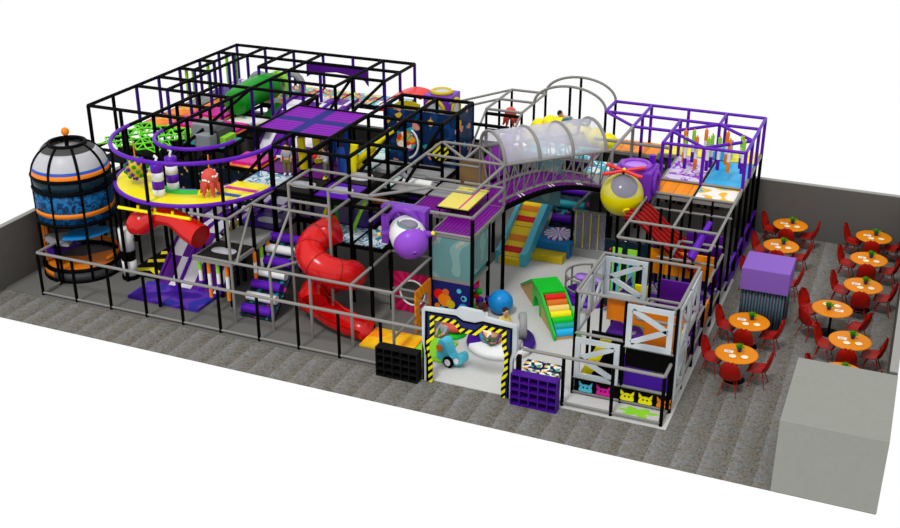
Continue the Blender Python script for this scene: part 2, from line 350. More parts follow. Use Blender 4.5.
# ================================================================ purple kiosk
t=T('kiosk','purple box kiosk raised on a rippled dark glass curtain between the orange tables','kiosk',(19.66,6.4,0))
MB().box((19.03,5.79,1.2),(20.3,7.02,1.82)).build('purple_cabinet','kiosk',t)
def wavy(y0,x0,x1,ax):
    P=[];n=64
    for k in range(n+1):
        u=k/n; P.append((u,.03*math.cos(u*2*PI*8)))
    return P
cm=MB(); x0,x1,y0,y1=19.1,20.23,5.9,6.95
def sheet(p0,p1,nrm):
    n=64; vs=[]
    for k in range(n+1):
        u=k/n; q=Vector(p0).lerp(Vector(p1),u)+Vector(nrm)*.03*math.cos(u*2*PI*7)
        for dz in ((0,0),(0,1.2),(.006,1.2),(.006,0)): vs.append((q.x+nrm[0]*dz[0],q.y+nrm[1]*dz[0],.01+dz[1]*.99))
    fs=[]
    for k in range(n):
        a=k*4;b_=a+4
        for t_ in range(4): fs.append((a+t_,a+(t_+1)%4,b_+(t_+1)%4,b_+t_))
    cm.add(vs,fs,True)
sheet((x0,y0,0),(x1,y0,0),(0,-1,0)); sheet((x1,y0,0),(x1,y1,0),(1,0,0)); sheet((x1,y1,0),(x0,y1,0),(0,1,0)); sheet((x0,y1,0),(x0,y0,0),(-1,0,0))
cm.build('rippled_curtain','curtain',t,'blue grey rippled curtain')
# ================================================================ front railings
GR='grey_steel';PR=.042
def rail_thing(label,xs,returns,i0,i1):
    t=T('front_railing',label,'railing',(i0*G,0,0))
    for i in xs: MB().tube([(i*G,0,.02),(i*G,0,1.33)],.045,8).build('post','black',t)
    pts=[(i0*G,0,1.36),(i1*G,0,1.36)]
    MB().tube(pts,.045,8).build('top_rail',GR,t); MB().tube([(i0*G,0,.1),(i1*G,0,.1)],.035,8).build('bottom_rail',GR,t)
    for (x,y1) in returns:
        MB().tube([(x*G,0,1.36),(x*G,y1,1.36)],.045,8).build('top_rail',GR,t); MB().tube([(x*G,0,.1),(x*G,y1,.1)],.035,8).build('bottom_rail',GR,t); MB().tube([(x*G,y1,.02),(x*G,y1,1.36)],.045,8).build('post','black',t)
    return t
rail_thing('long grey railing on black posts along the front, left of the entrance gate',range(0,10),[(0,.75)],0,10.05)
rail_thing('grey railing on black posts between the entrance gate and the front right corner',(13,14,15),[(15,.62)],12.15,15)
# ================================================================ steel frames
def frame(name,label,loc,items,r=.058):
    t=T(name,label,'play frame',loc)
    for it in items:
        kind,m_=it[0],it[1]
        if kind=='p': _,_,i,j,z0,z1=it[:6]; MB().tube([N(i,j,z0),N(i,j,z1)],r,8).build('post',m_,t)
        elif kind=='b': _,_,i0,j0,i1,j1,z=it[:7]; MB().tube([N(i0,j0,z),N(i1,j1,z)],r,8).build('beam',m_,t)
        elif kind=='d': _,_,a,b_=it[:4]; MB().tube([a,b_],r*.9,8).build('brace',m_,t)
    return t
B='black';PU='purple_steel';ZT=4.42;ZD=3.12
I=[]
# rear left tall frame: roof
for (i0,i1,j) in ((-1,5,10),(-1,5,9),(1,5,8),(-1,-.5,8),(-1,0,7),(2,4,7),(-1,4,6),(-1,2,5),(1,2,4),(-1,2,3)): I.append(('b',B,i0,j,i1,j,ZT))
for (i,j0,j1) in ((-1,3,10),(0,5,10),(-.5,7,9),(1,8,10),(1,2,6),(2,2,10),(4,7,10),(5,8,10)): I.append(('b',B,i,j0,i,j1,ZT))
for i,j in ((-1,10),(0,10),(1,10),(2,10),(3,10),(4,10),(5,10),(-1,9),(0,9),(5,9),(-1,8),(1,8),(2,8),(3,8),(-1,7),(-.5,7),(-.5,8),(-.5,9),(0,7),(0,8),(2,7),(3,7),(3,6),(-1,6),(0,6),(1,6),(2,6),(-1,5),(0,5),(5,8)): I.append(('p',PU,i,j,1.8,ZT))
for i,j in ((-1,3),(-1,4),(0,3),(1,3),(2,3),(2,4),(1,4),(1,5),(2,5),(4,7),(4,8),(4,6)): I.append(('p',B,i,j,0.02,ZT))
for (i0,i1,j) in ((-1,2,3),(-1,2,5),(-1,2,4),(-1,2,6),(-1,2,7),(-1,5,10),(-1,5,9),(1,3,8)): I.append(('b',B,i0,j,i1,j,ZD-.1))
for (i,j0,j1) in ((-1,3,10),(0,3,10),(1,3,10),(2,3,10),(5,8,10)): I.append(('b',B,i,j0,i,j1,ZD-.1))
for (i0,i1,j) in ((-1,2,3),(-1,2,5),(-1,5,8)): I.append(('b',B,i0,j,i1,j,1.75))
I.append(('d',B,N(1.4,3,ZD),N(2,6,ZT))); I.append(('d',B,N(4,8,ZT),N(4,6.4,ZD+.5))); I.append(('d',B,N(5,8,ZT),N(4.6,6.4,ZD+.5))); I.append(('d',B,N(4,6,ZT),N(3.4,5.4,ZD+.6)))
frame('tall_play_frame','tall black and purple pipe frame at the rear left, four storeys of bays',(1,8,0),I)
# middle black frame
I=[]
for (i0,i1,j) in ((4,8,3),(4,6,5),(6,8,5),(6,8,6),(6,8,7),(6,7,4),(5,7,2),(2,4,3)): I.append(('b',B,i0,j,i1,j,ZT))
for (i,j0,j1) in ((4,3,6),(6,2,7),(7,2,7),(8,5,7),(5,2,3)): I.append(('b',B,i,j0,i,j1,ZT))
for i,j in ((4,3),(5,3),(6,3),(4,5),(6,5),(7,5),(8,5),(6,6),(8,6),(6,7),(7,7),(8,7),(7,4),(7,3),(7,2),(6,2),(5,2),(6,4),(7,6)): I.append(('p',B,i,j,.02,ZT))
for i,j in ((10,3),(10,4),(12,6)):
    I.append(('p',B,i,j,.02,2.6))
for i,j in ((5,1),(4,1),(4,2),(8,2),(9,2),(8,1),(10,2),(9,6),(8,8),(9,8)): I.append(('p',B,i,j,.02,ZD))
for (i0,i1,j) in ((4,8,2),(4,8,3),(4,7,4),(4,8,5)): I.append(('b',B,i0,j,i1,j,ZD-.12))
for (i,j0,j1) in ((4,2,5),(5,2,5),(6,2,5),(7,2,5)): I.append(('b',B,i,j0,i,j1,ZD-.12))
for (i0,i1,j) in ((4,8,3),(5,8,4),(5,9,5)): I.append(('b',B,i0,j,i1,j,1.72))
I+= [('d',B,N(7,5,ZT),N(6.2,3.6,ZD-.2)),('d',B,N(8,5,ZT),N(7.3,4.3,ZD-.4)),('d',B,N(5,2,ZT),N(4,2,ZD)),('d',B,N(6,3,ZT),N(5.4,2.4,ZD+.6))]
for (i0,i1,j) in ((8,9,7),(8,9,8)): I+= [('b',B,i0,j,i1,j,3.75),('b',B,i0,j,i1,j,3.2)]
frame('middle_play_frame','black pipe frame around the net roof and space mural in the middle',(7,6,0),I)
# grey frame
g='grey_steel'; I=[]
z=3.9
for (i0,j0,i1,j1) in ((6,2,10,2),(6,1,8,1),(6,1,6,2),(7,1,7,2),(8,1,8,4),(8,1,9,2),(8,4,8,5),(8,4,10,4),(8,5,9,5),(9,4,9,5),(9,5,10,4),(10,2,10,4),(9,4,8,5)): I.append(('b',g,i0,j0,i1,j1,z))
for (i0,j0,i1,j1,zz) in ((4,0,5,0,3.12),(5,0,5,2,3.12),(5,1,7,1,3.12),(6,1,7,1,3.42),(7,1,7,2,3.2),(8,1,8,2,3.2),(7,2,8,2,3.3),(9,2,10,2,3.2),(10,2,10,4,3.2),(9,4,10,4,3.2),(8,4,8.9,4,3.2),(9,2,10,2,2.62),(10,2,10,4,2.62),(8,5,9,5,3.25),
    (4,0,9,0,1.85),(9,0,9,2,1.85),(8,0,8,2,1.85),(8,2,9,2,1.85),(8,2,9,2,.7),(9,0,9,2,.55),(7,2,9,2,.45),(4,0,4,0.9,1.8)): I.append(('b',g,i0,j0,i1,j1,zz))
for i,j,z0,z1 in ((5,0,.02,3.12),(6,0,.02,1.85),(7,0,.02,1.85),(8,0,.02,1.85),(9,0,.02,1.85),(6,1,.02,3.9),(7,1,.02,3.9),(8,2,.02,2.2),(10,4,2.6,3.9),(9,5,2.6,3.9),(9,2,.02,1.85)): I.append(('p',g,i,j,z0,z1))
I+= [('d',g,N(5,1,3.12),N(5.15,0,1.85)),('d',g,N(6,1,3.12),N(5.95,0,1.85)),('d',g,N(6.6,.9,1.9),N(6,0,1.85)),('d',g,N(8,8,3.9),N(8.1,6.2,2.7)),('d',g,N(9,8,3.9),N(8.9,6.9,2.9))]
frame('grey_play_frame','grey pipe frame around the centre left decks, red spiral slide inside',(7,2,0),I,.042)
# back grey frame with arches
I=[]
for (i0,j0,i1,j1) in ((8,8,9,8),(8,9,9,9),(8,10,9,10),(8,8,8,10),(9,8,9,10)): I.append(('b',g,i0,j0,i1,j1,3.9))
for i,j in ((8,8),(8,9),(8,10),(9,8),(9,9),(9,10),(11,9),(11,10)): I.append(('p',B,i,j,.02,3.9))
for j in (9,10): I.append(('p',B,10,j,.02,3.9+G*.55))
I+= [('d',g,N(8,10,3.9),W(7.0,8.5,3.95)),('d',g,N(8,9,3.9),W(7.5,8.4,3.95))]
t=frame('arched_play_frame','grey pipe frame at the back topped by two tall semicircle hoops',(11,12,0),I,.045)
for j in (9,10): MB().tube([N(10,j,3.9)+Vector((-G*math.cos(PI*k/24),0,G*.56*math.sin(PI*k/24))) for k in range(25)],.045,8).build('hoop',g,t)
# purple frame right
I=[]
Pz=3.9
for (i0,j0,i1,j1) in ((11,9,11,10),(11,10,15,10),(11,9,15,9),(12,8,13,8),(12,8,12,10),(13,7,13,9),(13,7,15,7),(15,7,15,10),(14,9,14,10),(11,9,12,8),(13,8,14,9),(14,9,15,8),(13,8,14,7),(14,7,15,8)): I.append(('b','purple_bright',i0,j0,i1,j1,Pz))
for i,j in ((12,9),(12,10),(13,7),(13,8),(13,9),(13,10),(14,7),(14,9),(14,10),(15,7),(15,8),(15,9),(15,10)): I.append(('p','purple_bright',i,j,2.72,Pz))
I.append(('p',g,12,8,2.6,Pz))
for i in (12,13,14,15):
    for j in (7,8,9,10): I.append(('p',B,i,j,.02,2.72))
I+= [('b','purple_bright',15,k,15,k+1,.75) for k in (6,7,8,9)]+[('b','purple_bright',15,k,15,k+1,.12) for k in (6,7,8,9)]
I+= [('b',g,12,6,12,8,3.9),('p',g,12,6,2.6,3.9),('b',g,11,8,13,8,3.35),('b',g,12.5,7.4,13,7.4,3.0)]
frame('purple_play_frame','bright purple pipe frame with diamond roof at the rear right',(17,11,0),I,.052)
# right grey roof bays
I=[]
z=2.78
for (i0,j0,i1,j1) in ((13,3,15,3),(13,4,15,4),(13,6,15,6),(13,7,15,7),(13,3,13,7),(14,4,14,6),(15,3,15,7)): I.append(('b',g,i0,j0,i1,j1,z))
for (i0,j0,i1,j1,zz) in ((14,5,15,5,1.9),(14,4,14,5,1.9),(15,3,15,4,1.75),(15,4,15,5,1.7),(15,2,15,3,1.2),(13.7,4,15,4,1.85),(13,6,15,6,2.3),(13,6,13,7,2.3)): I.append(('b',g,i0,j0,i1,j1,zz))
for i in (13,13.5,14,14.5,15):
    for j in (3,4,5,6): I.append(('p',B,i,j,.02,z))
for i in (13,14,15): I.append(('p',B,i,7,.02,z))
for j in range(0,10): I.append(('b',g,15,j,15,j+1,.3 if j%2 else .55)) if j<6 else None
frame('right_play_frame','grey topped black pipe bays along the right side, over the red wave slide',(17,6,0),I,.042)
# front right truss box
I=[]
z=2.82
for (i0,j0,i1,j1) in ((13,0,15,0),(13,2,15,2),(13,0,13,2),(15,0,15,2)): I.append(('b',g,i0,j0,i1,j1,z))
for (i0,j0,i1,j1,zz) in ((13,0,14,0,1.72),(14,0,15,0,1.6),(13,0,15,0,.5),(13,0,15,0,.08),(13,2,15,2,1.75),(14,1,15,1,1.75),(14,1,14,2,1.75),(15,0,15,2,1.45),(15,0,15,2,.35)): I.append(('b',g,i0,j0,i1,j1,zz))
for i,j in ((13,0),(14,0),(15,0),(13,1),(15,1),(13,2),(14,2),(15,2)): I.append(('p',B,i,j,.02,z))
t=frame('truss_play_frame','front right box frame with silver K shaped truss panels and monster faces',(17,2,0),I,.042)
def ktruss(o,ax,w,h,flip=False,diag_only=False):
    mb=MB(); d=Vector(ax).cross(Vector((0,0,1)))*.06; b_=.13
    X=lambda u:(w-u) if flip else u
    mb.ribbon([(b_/2,b_/2),(w-b_/2,b_/2),(w-b_/2,h-b_/2),(b_/2,h-b_/2)],b_,d,o,ax,closed=True)
    for pts in ([(X(b_),h/2),(X(w-b_),h-b_)],[(X(b_),h/2),(X(w-b_),b_)]): mb.ribbon(pts,.12,d,o,ax)
    return mb.build('truss_panel','silver',t)
ktruss(N(13,0,.55)+Vector((.06,-.08,0)),(1,0,0),G-.12,1.1)
ktruss(N(14,0,1.66)+Vector((.06,-.08,0)),(1,0,0),G-.12,1.12,True)
ktruss(N(13,2,1.66)+Vector((.06,-.05,0)),(1,0,0),G-.12,1.12)
ktruss(N(13,0,1.66)+Vector((0,.06,0)),(0,1,0),G-.12,1.12); ktruss(N(13,1,1.66)+Vector((0,.06,0)),(0,1,0),G-.12,1.12,True)
ktruss(N(15,0,1.3)+Vector((0.02,.06,0)),(0,1,0),G-.12,1.48,True); ktruss(N(15,1,1.66)+Vector((0.02,.06,0)),(0,1,0),G-.12,1.12); ktruss(N(15,0,.3)+Vector((0.02,.06,0)),(0,1,0),G-.12,1.0)
pl_=N(13,0,.12); MB().box((pl_.x+.05,pl_.y-.02,.12),(N(15,0).x-.05,pl_.y+.02,.48)).build('monster_board','black',t)
for k,(c_,u) in enumerate((('light_blue',.35),('magenta',.8),('yellow_step',1.4),('yellow',1.85),('orange',2.3))):
    x=pl_.x+u; y=pl_.y-.05
    f=MB().prism([(-.17,.02),(-.13,0),(.13,0),(.17,.02)]+[(.17*math.cos(PI*q/10),.05+.15*math.sin(PI*q/10)) for q in range(11)],(0,.03,0),(x,y,.14)); f.prism([(-.16,.15),(-.07,.18),(-.17,.28)],(0,.03,0),(x,y,.14)); f.prism([(.16,.15),(.07,.18),(.17,.28)],(0,.03,0),(x,y,.14))
    fo=f.build('monster_face',c_,t)
    e=MB()
    for s_ in (-1,1): e.lathe([(.001,0),(.022,0),(.022,.01),(.001,.01)],(x+s_*.05,y-.001,.26),10,Matrix.Rotation(PI/2,3,'X'))
    e.build('eyes','black',fo)
MB().box((N(14,0).x+.05,N(14,0).y+.03,.5),(N(15,0).x-.05,N(14,0).y+.06,1.0)).build('purple_pad','purple_deck',t)
MB().box((N(14,0).x+.05,N(14,0).y+.03,1.05),(N(15,0).x-.05,N(14,0).y+.06,1.56)).build('black_backing','black',t)
MB().box((N(13,0).x+.35,N(13,0).y+.25,.5),(N(14,0).x-.02,N(13,0).y+.3,1.7)).build('black_backing','black',t)
# ================================================================ decks
def deck(i0,j0,i1,j1,z,m_,label,cat='deck',edge='black',thick=.1,name='deck_panel',inset=.05):
    a=N(i0,j0);b_=N(i1,j1)
    t=T(name,label,cat,((a.x+b_.x)/2,(a.y+b_.y)/2,z-thick))
    MB().box((a.x+inset,a.y+inset,z-thick*.3),(b_.x-inset,b_.y-inset,z+.02)).build('padding',m_,t)
    e=MB(); c=inset
    for p,q in (((a.x,a.y-c/2,z-thick),(b_.x,a.y+c,z)),((a.x,b_.y-c,z-thick),(b_.x,b_.y+c/2,z)),((a.x-c/2,a.y,z-thick),(a.x+c,b_.y,z)),((b_.x-c,a.y,z-thick),(b_.x+c/2,b_.y,z))): e.box(p,q)
    e.build('edge_strip',edge,t); return t
def oval(t,i0,j0,i1,j1,z,m_='lilac_white',frac=(.62,.3)):
    a=N(i0,j0);b_=N(i1,j1);cx,cy=(a.x+b_.x)/2,(a.y+b_.y)/2; rx,ry=(b_.x-a.x)*frac[0]/2,(b_.y-a.y)*frac[1]/2
    P=[(cx+rx*math.copysign(abs(math.cos(q))**.6,math.cos(q)),cy+ry*math.copysign(abs(math.sin(q))**.8,math.sin(q))) for q in [2*PI*k/28 for k in range(28)]]
    MB().prism(P,(0,0,.02),(0,0,z+.021),(1,0,0),(0,1,0)).build('porthole',m_,t,'pale see-through oval window')
PAL['lilac_white']=('b4b4c0',.2)
Z3=3.12;Z2=2.62;Z1=1.82
D=[(-1,5,1,6,Z3,'orange_pink','orange and pink sunset deck pad beside the green web, upper left'),
(-1,6,1,7,Z3,'orange_pink','orange and pink sunset deck pad just behind the first one'),
(1,5,2,6,Z3,'orange_pink','pink deck pad between the grey block stack and the green tube'),
(-1,7,-.4,8,Z3,'grey_deck','small grey deck pad below the lime hanging tubes'),
(-.4,7,0,8,Z3,'orange','narrow orange deck pad below the lime hanging tubes'),
(-1,8,0,9,Z3,'purple_deck','plain purple deck pad in the far left rear bays'),
(-1,9,0,10,Z3,'purple_picture','pink and white picture pad in the rear left corner bay'),
(1,6,2.3,6.7,Z3,'white_picture','white deck pad with cyan and yellow picture, in front of green tube'),
(1,4,2.3,5,Z3,'teal','teal deck pad under the grey climbing blocks'),
(1,8,2,9,Z3,'multi_mat','orange and cyan patterned pad right of the green tube'),
(2,9,3,10,Z3,'multi_mat','yellow and red patterned pad at the top of the wave slide, left piece'),
(3,9,4,10,Z3,'multi_mat','multicoloured patterned pad at the top of the wave slide, right piece'),
(1,9,2,10,Z3,'multi_mat','yellow patterned pad on the back edge behind the green tube'),
(4,9,5,10,Z3,'cyan_mat','teal and white picture pad in the rear right corner bay of black frame'),
(3,3,4,4,Z3,'orange_pink','magenta pad beside the octopus platform'),
(4,2,5,3,Z3,'space_white','white and blue swirl pad where the yellow walkway ends'),
(4,3,5,4,Z3,'net_floor_magenta','purple ribbed pad under the standing boy in olive trousers'),
(4,4,6,5,Z3,'net_floor_magenta','purple ribbed pad below the purple net roof'),
(5,3,6,4,Z3,'net_floor_magenta','purple ribbed pad under the boy in the white shirt'),
(6,4,7,5,Z2,'teal_white','white and teal pad below the slanted yellow beam'),
(6,5,8,6,Z2,'grey_deck','pale grey pad at the foot of the blue space mural'),
(5,5,6,7,Z2,'teal_white','white and teal pad left of the slanted yellow beam'),
(7,4,8,5,Z2,'grey_deck','pale grey pad behind the purple and white rollers'),
(6,2,7,3,Z1,'space_white','white and blue space picture pad behind the red spiral slide'),
(5,3,7,4,Z1,'purple_deck','plain purple pad behind the space picture pad'),
(7,2,7.8,3,Z1,'space_white','white and blue space picture pad left of the purple rocket'),
(9,2,10,4,Z2,'net_floor_magenta','magenta ribbed deck with the slanted yellow board above'),
(8,3,9,4,Z2,'net_floor_magenta','magenta ribbed deck right behind the purple rocket'),
(8,4,9,5,Z2,'grey_deck','pale grey deck at the left end of the arched bridge'),
(9,4,10,5,Z2-.02,'net_floor_magenta','magenta deck corner where the arched bridge starts'),
(11,6,12,7,Z2,'grey_deck','pale grey deck where the arched bridge ends beside the yellow ball'),
(9,8,11,9,Z2,'cyan_mat','cyan and white pad behind the arched bridge'),
(11,7,12,8,Z2,'cyan_mat','cyan and white pad left of the purple cube'),
(9,9,11,10,Z2,'dark_block','dark grey deck below the tall hoops'),
(11,9,12.5,10,Z2,'orange_plank','orange plank pad behind the purple cube'),
(13,6,14,7,2.72,'orange_plank','orange plank pad at the front left of the purple roofed deck'),
(14,6,15,7,2.72,'yellow_picture','white pad with a yellow car picture, front of the purple roofed deck'),
(13,7,14,9,2.72,'purple_picture','white pad with purple flower picture under the hanging tubes'),
(14,7,15,9,2.72,'cyan','cyan pad under the right group of hanging tubes'),
(12.5,9,14,10,2.72,'yellow','bright yellow pad along the back edge of the purple roofed deck'),
(14,9,15,10,2.72,'yellow','bright yellow pad in the rear right corner of the purple roofed deck'),
(9,2,10,3,1.3,'teal','teal shelf pad behind the blue circles wall')]
for d in D:
    dk=deck(*d[:7],edge='grey_steel' if d[0]>=8 and d[4]<3 else 'black')
    if d[5]=='orange_pink': MB().box(N(d[0]+(.9 if d[0]<0 else .1),d[1]+.15,d[4]+.021),N(d[2]-.08,d[3]-.12,d[4]+.12)).build('centre_cushion','magenta',dk,'magenta cushion')
t=deck(4,0,5,1,Z1,'black_deck','black deck with pale oval window, front step of the left deck stair',edge='grey_steel'); oval(t,4,0,5,1,Z1)
t=deck(4,1,5,2,Z1,'grey_deck','pale grey deck between the black and purple window decks',edge='grey_steel')
t=deck(4,2,5,3,Z1,'purple_deck','purple deck with pale oval window behind the grey deck'); oval(t,4,2,5,3,Z1)
t=deck(5,2,6,3,Z3,'black_deck','upper black deck with pale oval window, in front of the two boys'); oval(t,5,2,6,3,Z3,frac=(.62,.4))
t=deck(6,2,7,3,Z3,'purple_bright','upper bright purple deck with pale oval window'); oval(t,6,2,7,3,Z3,frac=(.6,.4))
t=deck(6,3,7,4,Z3,'black_deck','upper black deck with round pale window below the yellow beam'); oval(t,6,3,7,4,Z3,frac=(.6,.5))
# net roof
t=T('net_roof','purple net roof with a dark blue cross on top of the black frame','roof',N(5,4,4.43))
a=N(4,3);b_=N(6,5)
m_,nt,bs=node_mat('net_roof',.6); o_,sp=coords(nt)
fx=vm(nt,'FRACT',vm(nt,'MULTIPLY',sp[1],1/.2),None); base=ramp(nt,[(0,'420060'),(.25,'7c00a4')],fx)
cx=vm(nt,'LESS_THAN',vm(nt,'ABSOLUTE',sp[0],None),.17); cy=vm(nt,'LESS_THAN',vm(nt,'ABSOLUTE',sp[1],None),.17)
fx2=vm(nt,'LESS_THAN',vm(nt,'FRACT',vm(nt,'MULTIPLY',sp[0],1/.12),None),.3)
nt.links.new(mixc(nt,vm(nt,'MAXIMUM',cx,cy),base,'181c70'),bs.inputs['Base Color'])
MB().box((a.x+.05,a.y+.05,4.43),(b_.x-.05,b_.y-.05,4.45)).build('net','net_roof',t)
e=MB(); 
for k in range(1,12): pass
for p,q in (((a.x,a.y),(b_.x,a.y)),((b_.x,a.y),(b_.x,b_.y)),((b_.x,b_.y),(a.x,b_.y)),((a.x,b_.y),(a.x,a.y))): e.tube([(*p,4.44),(*q,4.44)],.055,6)
e.build('edge_roll','black',t)
# ================================================================ ring walkway
C0=W(3.04,2.55); ro,ri=2*G,G; Zr=3.2
t=T('ring_walkway','curved yellow walkway with purple rails, half a ring, upper left','walkway',(C0.x,C0.y,Zr-.12))
def arc(r,z,a0=180,a1=360,n=36): return [C0+Vector((r*math.cos(math.radians(a0+(a1-a0)*k/n)),r*math.sin(math.radians(a0+(a1-a0)*k/n)),z)) for k in range(n+1)]
fl=MB(); A=arc(ro,Zr);Bq=arc(ri,Zr)
for k in range(36): fl.prism([(A[k].x,A[k].y),(A[k+1].x,A[k+1].y),(Bq[k+1].x,Bq[k+1].y),(Bq[k].x,Bq[k].y)],(0,0,.08),(0,0,Zr-.05),(1,0,0),(0,1,0))
fl.build('walkway_floor','yellow',t)
def wedge(r0,r1,a0,a1,m_,nm='floor_patch'):
    n=8;P=[]
    for k in range(n+1): q=math.radians(a0+(a1-a0)*k/n); P.append((C0.x+r1*math.cos(q),C0.y+r1*math.sin(q)))
    for k in range(n,-1,-1): q=math.radians(a0+(a1-a0)*k/n+ (4 if k%2 else 0)); P.append((C0.x+r0*math.cos(q),C0.y+r0*math.sin(q)))
    MB().prism(P,(0,0,.004),(0,0,Zr+.031),(1,0,0),(0,1,0)).build(nm,m_,t)
wedge(ri*1.02,ri*1.35,250,300,'bright_green'); wedge(ri*1.25,ro*.97,187,192,'bright_green'); wedge(ri*1.25,ro*.97,193,196,'orange'); wedge(ri*1.25,ro*.97,180,185,'cyan')
MB().box(W(4.02,1.98,Zr+.031),W(4.9,2.14,Zr+.036)).build('floor_patch','magenta',t); MB().box(W(4.05,1.58,Zr+.031),W(4.68,1.74,Zr+.036)).build('floor_patch','blue',t)
MB().tube(A,.06,8).build('edge_tube','purple_bright',t); MB().tube(Bq,.05,8).build('edge_tube','purple_bright',t)
MB().tube(arc(ro,ZT),.062,8).build('top_rail','purple_bright',t); MB().tube(arc(ri,ZT),.058,8).build('top_rail','purple_bright',t)
for q,z0 in ((268,.02),(318,.02),(215,.02),(358,.02),(183,.02)):
    p=C0+Vector((ro*math.cos(math.radians(q)),ro*math.sin(math.radians(q)),0)); MB().tube([(p.x,p.y,z0),(p.x,p.y,ZT)],.05,8).build('post','black',t)
for q in (200,250,300,345):
    p=C0+Vector((ri*math.cos(math.radians(q)),ri*math.sin(math.radians(q)),0)); MB().tube([(p.x,p.y,.02),(p.x,p.y,ZT)],.045,8).build('post','black',t)
# hanging toys on the ring
def hang(name,label,cat,p,top): t=T(name,label,cat,p); MB().tube([p,(p[0],p[1],top)],.02,6).build('rope','orange',t); return t
p=W(1.98,1.5,3.3)
t=T('hanging_spiky_ball','yellow spiky ball with purple and green knobs, hanging over the walkway','hanging toy',p)
MB().sph(p+Vector((0,0,.38)),.29,20,14).build('ball','dark_yellow',t)
rnd=random.Random(5); kp=MB();kg=MB()
for k in range(34):
    zz=1-2*(k+.5)/34; q=k*2.39996; d=Vector((math.sqrt(1-zz*zz)*math.cos(q),math.sqrt(1-zz*zz)*math.sin(q),zz)); c=p+Vector((0,0,.38))+d*.31
    MB().sph(c,.06,8,6).build('knob','purple_bright' if k%2 else 'green',t)
MB().tube([p+Vector((0,0,.7)),p+Vector((0,0,1.15))],.02,6).build('rope','orange',t)
for k,(x,y) in enumerate(((2.95,1.0),(2.98,1.5))):
    p=W(x,y,3.2); t=T('punch_bag','purple and white banded punch bag, %s of the pair on the yellow walkway'%('left' if k==0 else 'right'),'punch bag',p,'punch bags on the walkway')
    for q in range(4): MB().lathe([(.001,0),(.17,0),(.17,.245),(.001,.245)],p+Vector((0,0,.245*q)),20).build('band',['white','purple_bright','white','purple_bright'][q],t)
    MB().tube([p+Vector((0,0,.98)),p+Vector((0,0,1.06)),p+Vector((.02,.03,1.13)),p+Vector((-.1,.1,1.15)),p+Vector((-.15,.15,1.1))],.035,8).build('hook','white',t)
def octopus(p,label,s=1,top=None,nm='hanging_octopus'):
    t=T(nm,label,'hanging toy',p)
    MB().sph(p+Vector((0,0,.55*s)),.26*s,20,14,(1,1,1.05)).build('head','coral',t)
    for k in range(6):
        q=k*PI/3+.3; d=Vector((math.cos(q),math.sin(q),0))
        MB().tube([p+d*.14*s+Vector((0,0,.42*s)),p+d*.25*s+Vector((0,0,.3*s)),p+d*.27*s+Vector((0,0,.12*s)),p+d*.33*s+Vector((0,0,.02*s))],[.09*s,.08*s,.06*s,.035*s],8).build('arm','coral',t)
    sp_=MB(); rnd=random.Random(9)
    for k in range(16):
        zz=rnd.uniform(-.3,.95); q=k*2.4; d=Vector((math.sqrt(1-zz*zz)*math.cos(q),math.sqrt(1-zz*zz)*math.sin(q),zz)); sp_.sph(p+Vector((0,0,.55*s))+d*.25*s,.04*s,8,6)
    sp_.build('white_spots','white',t); MB().tube([p+Vector((0,0,.8*s)),p+Vector((0,0,top))],.018,6).build('rope','orange',t)
octopus(W(4.02,1.5,3.26),'coral octopus with white spots hanging over the yellow walkway',.9,1.15)
octopus(W(8.6,8.9,3.3),'coral octopus with white spots hanging in the grey roofed bay at the back',.75,.6)
# ================================================================ web climb and blocks
t=T('web_climb','lime green elastic web climb in the left bays behind the round tower','climbing web',N(0,4,Z3))
wb=MB(); rnd=random.Random(11); a=N(-1,3);b_=N(1,5)
nx,ny=6,6; gp=[[Vector((a.x+.1+(b_.x-a.x-.2)*u/nx,a.y+.1+(b_.y-a.y-.2)*v/ny,Z3+.02+(.1 if (u+v)%2 else 0))) for v in range(ny+1)] for u in range(nx+1)]
for u in range(nx+1):
    for v in range(ny+1):
        for du,dv in ((1,1),(1,-1),(1,0),(0,1)):
            if 0<=u+du<=nx and 0<=v+dv<=ny and (du*dv or rnd.random()<.55): wb.tube([gp[u][v],gp[u+du][v+dv]],.03,5)
wb.build('web_bands','web_green',t); k_=MB()
for u in (1,3,5):
    for v in (1,3,5): k_.sph(gp[u][v],.07,8,6)
k_.build('hub_knots','purple_steel',t)
MB().box((a.x+.05,a.y+.05,Z3-.5),(b_.x-.05,b_.y-.05,Z3-.46)).build('under_net','black',t)
for k,(x0,y0,x1,y1,z0,z1,m_,lb) in enumerate(((1.3,4.7,1.95,5.3,0,.62,'grey_block','tall grey climbing block on the teal pad'),(1.6,4.4,2.1,4.68,0,.42,'grey_block','low grey climbing block in front of the tall one'),(1.97,4.7,2.14,5.4,0,.5,'dark_block','dark grey climbing block right of the tall grey one'),
   (1.06,4.72,1.28,5.3,0,.3,'lime','lime climbing block left of the grey stack'),(2.16,4.7,2.34,5.2,0,.3,'lime','lime climbing block right of the grey stack'))):
    MB().box(W(x0,y0,Z3+.022+z0),W(x1,y1,Z3+.022+z1)).build('climbing_block',m_,None,lb,.02,None,'foam block','foam climbing blocks')
one('dark_mesh_screen',MB().box(N(1.5,3.0,1.9),N(4,3.04,3.0)),'roller_dark','dark navy speckled screen below the inner edge of the yellow walkway','screen')
# lime hanging tubes in the rear left bays
for k,(i,j,q) in enumerate(((-.85,7.1,0),(-.62,7.1,1),(-.8,8.1,0),(-.58,8.1,1),(-.8,9.1,0),(-.5,9.1,1))):
    p=N(i,j,Z3+.15+(.0)); one('hanging_foam_tube',MB().tube([p,p+Vector((0,0,1.12))],.06,10),'lime','lime hanging tube, %s of the %s pair in the rear left bays'%(('left','right')[q],('front','middle','back')[k//2]),'hanging tube','lime hanging tubes')
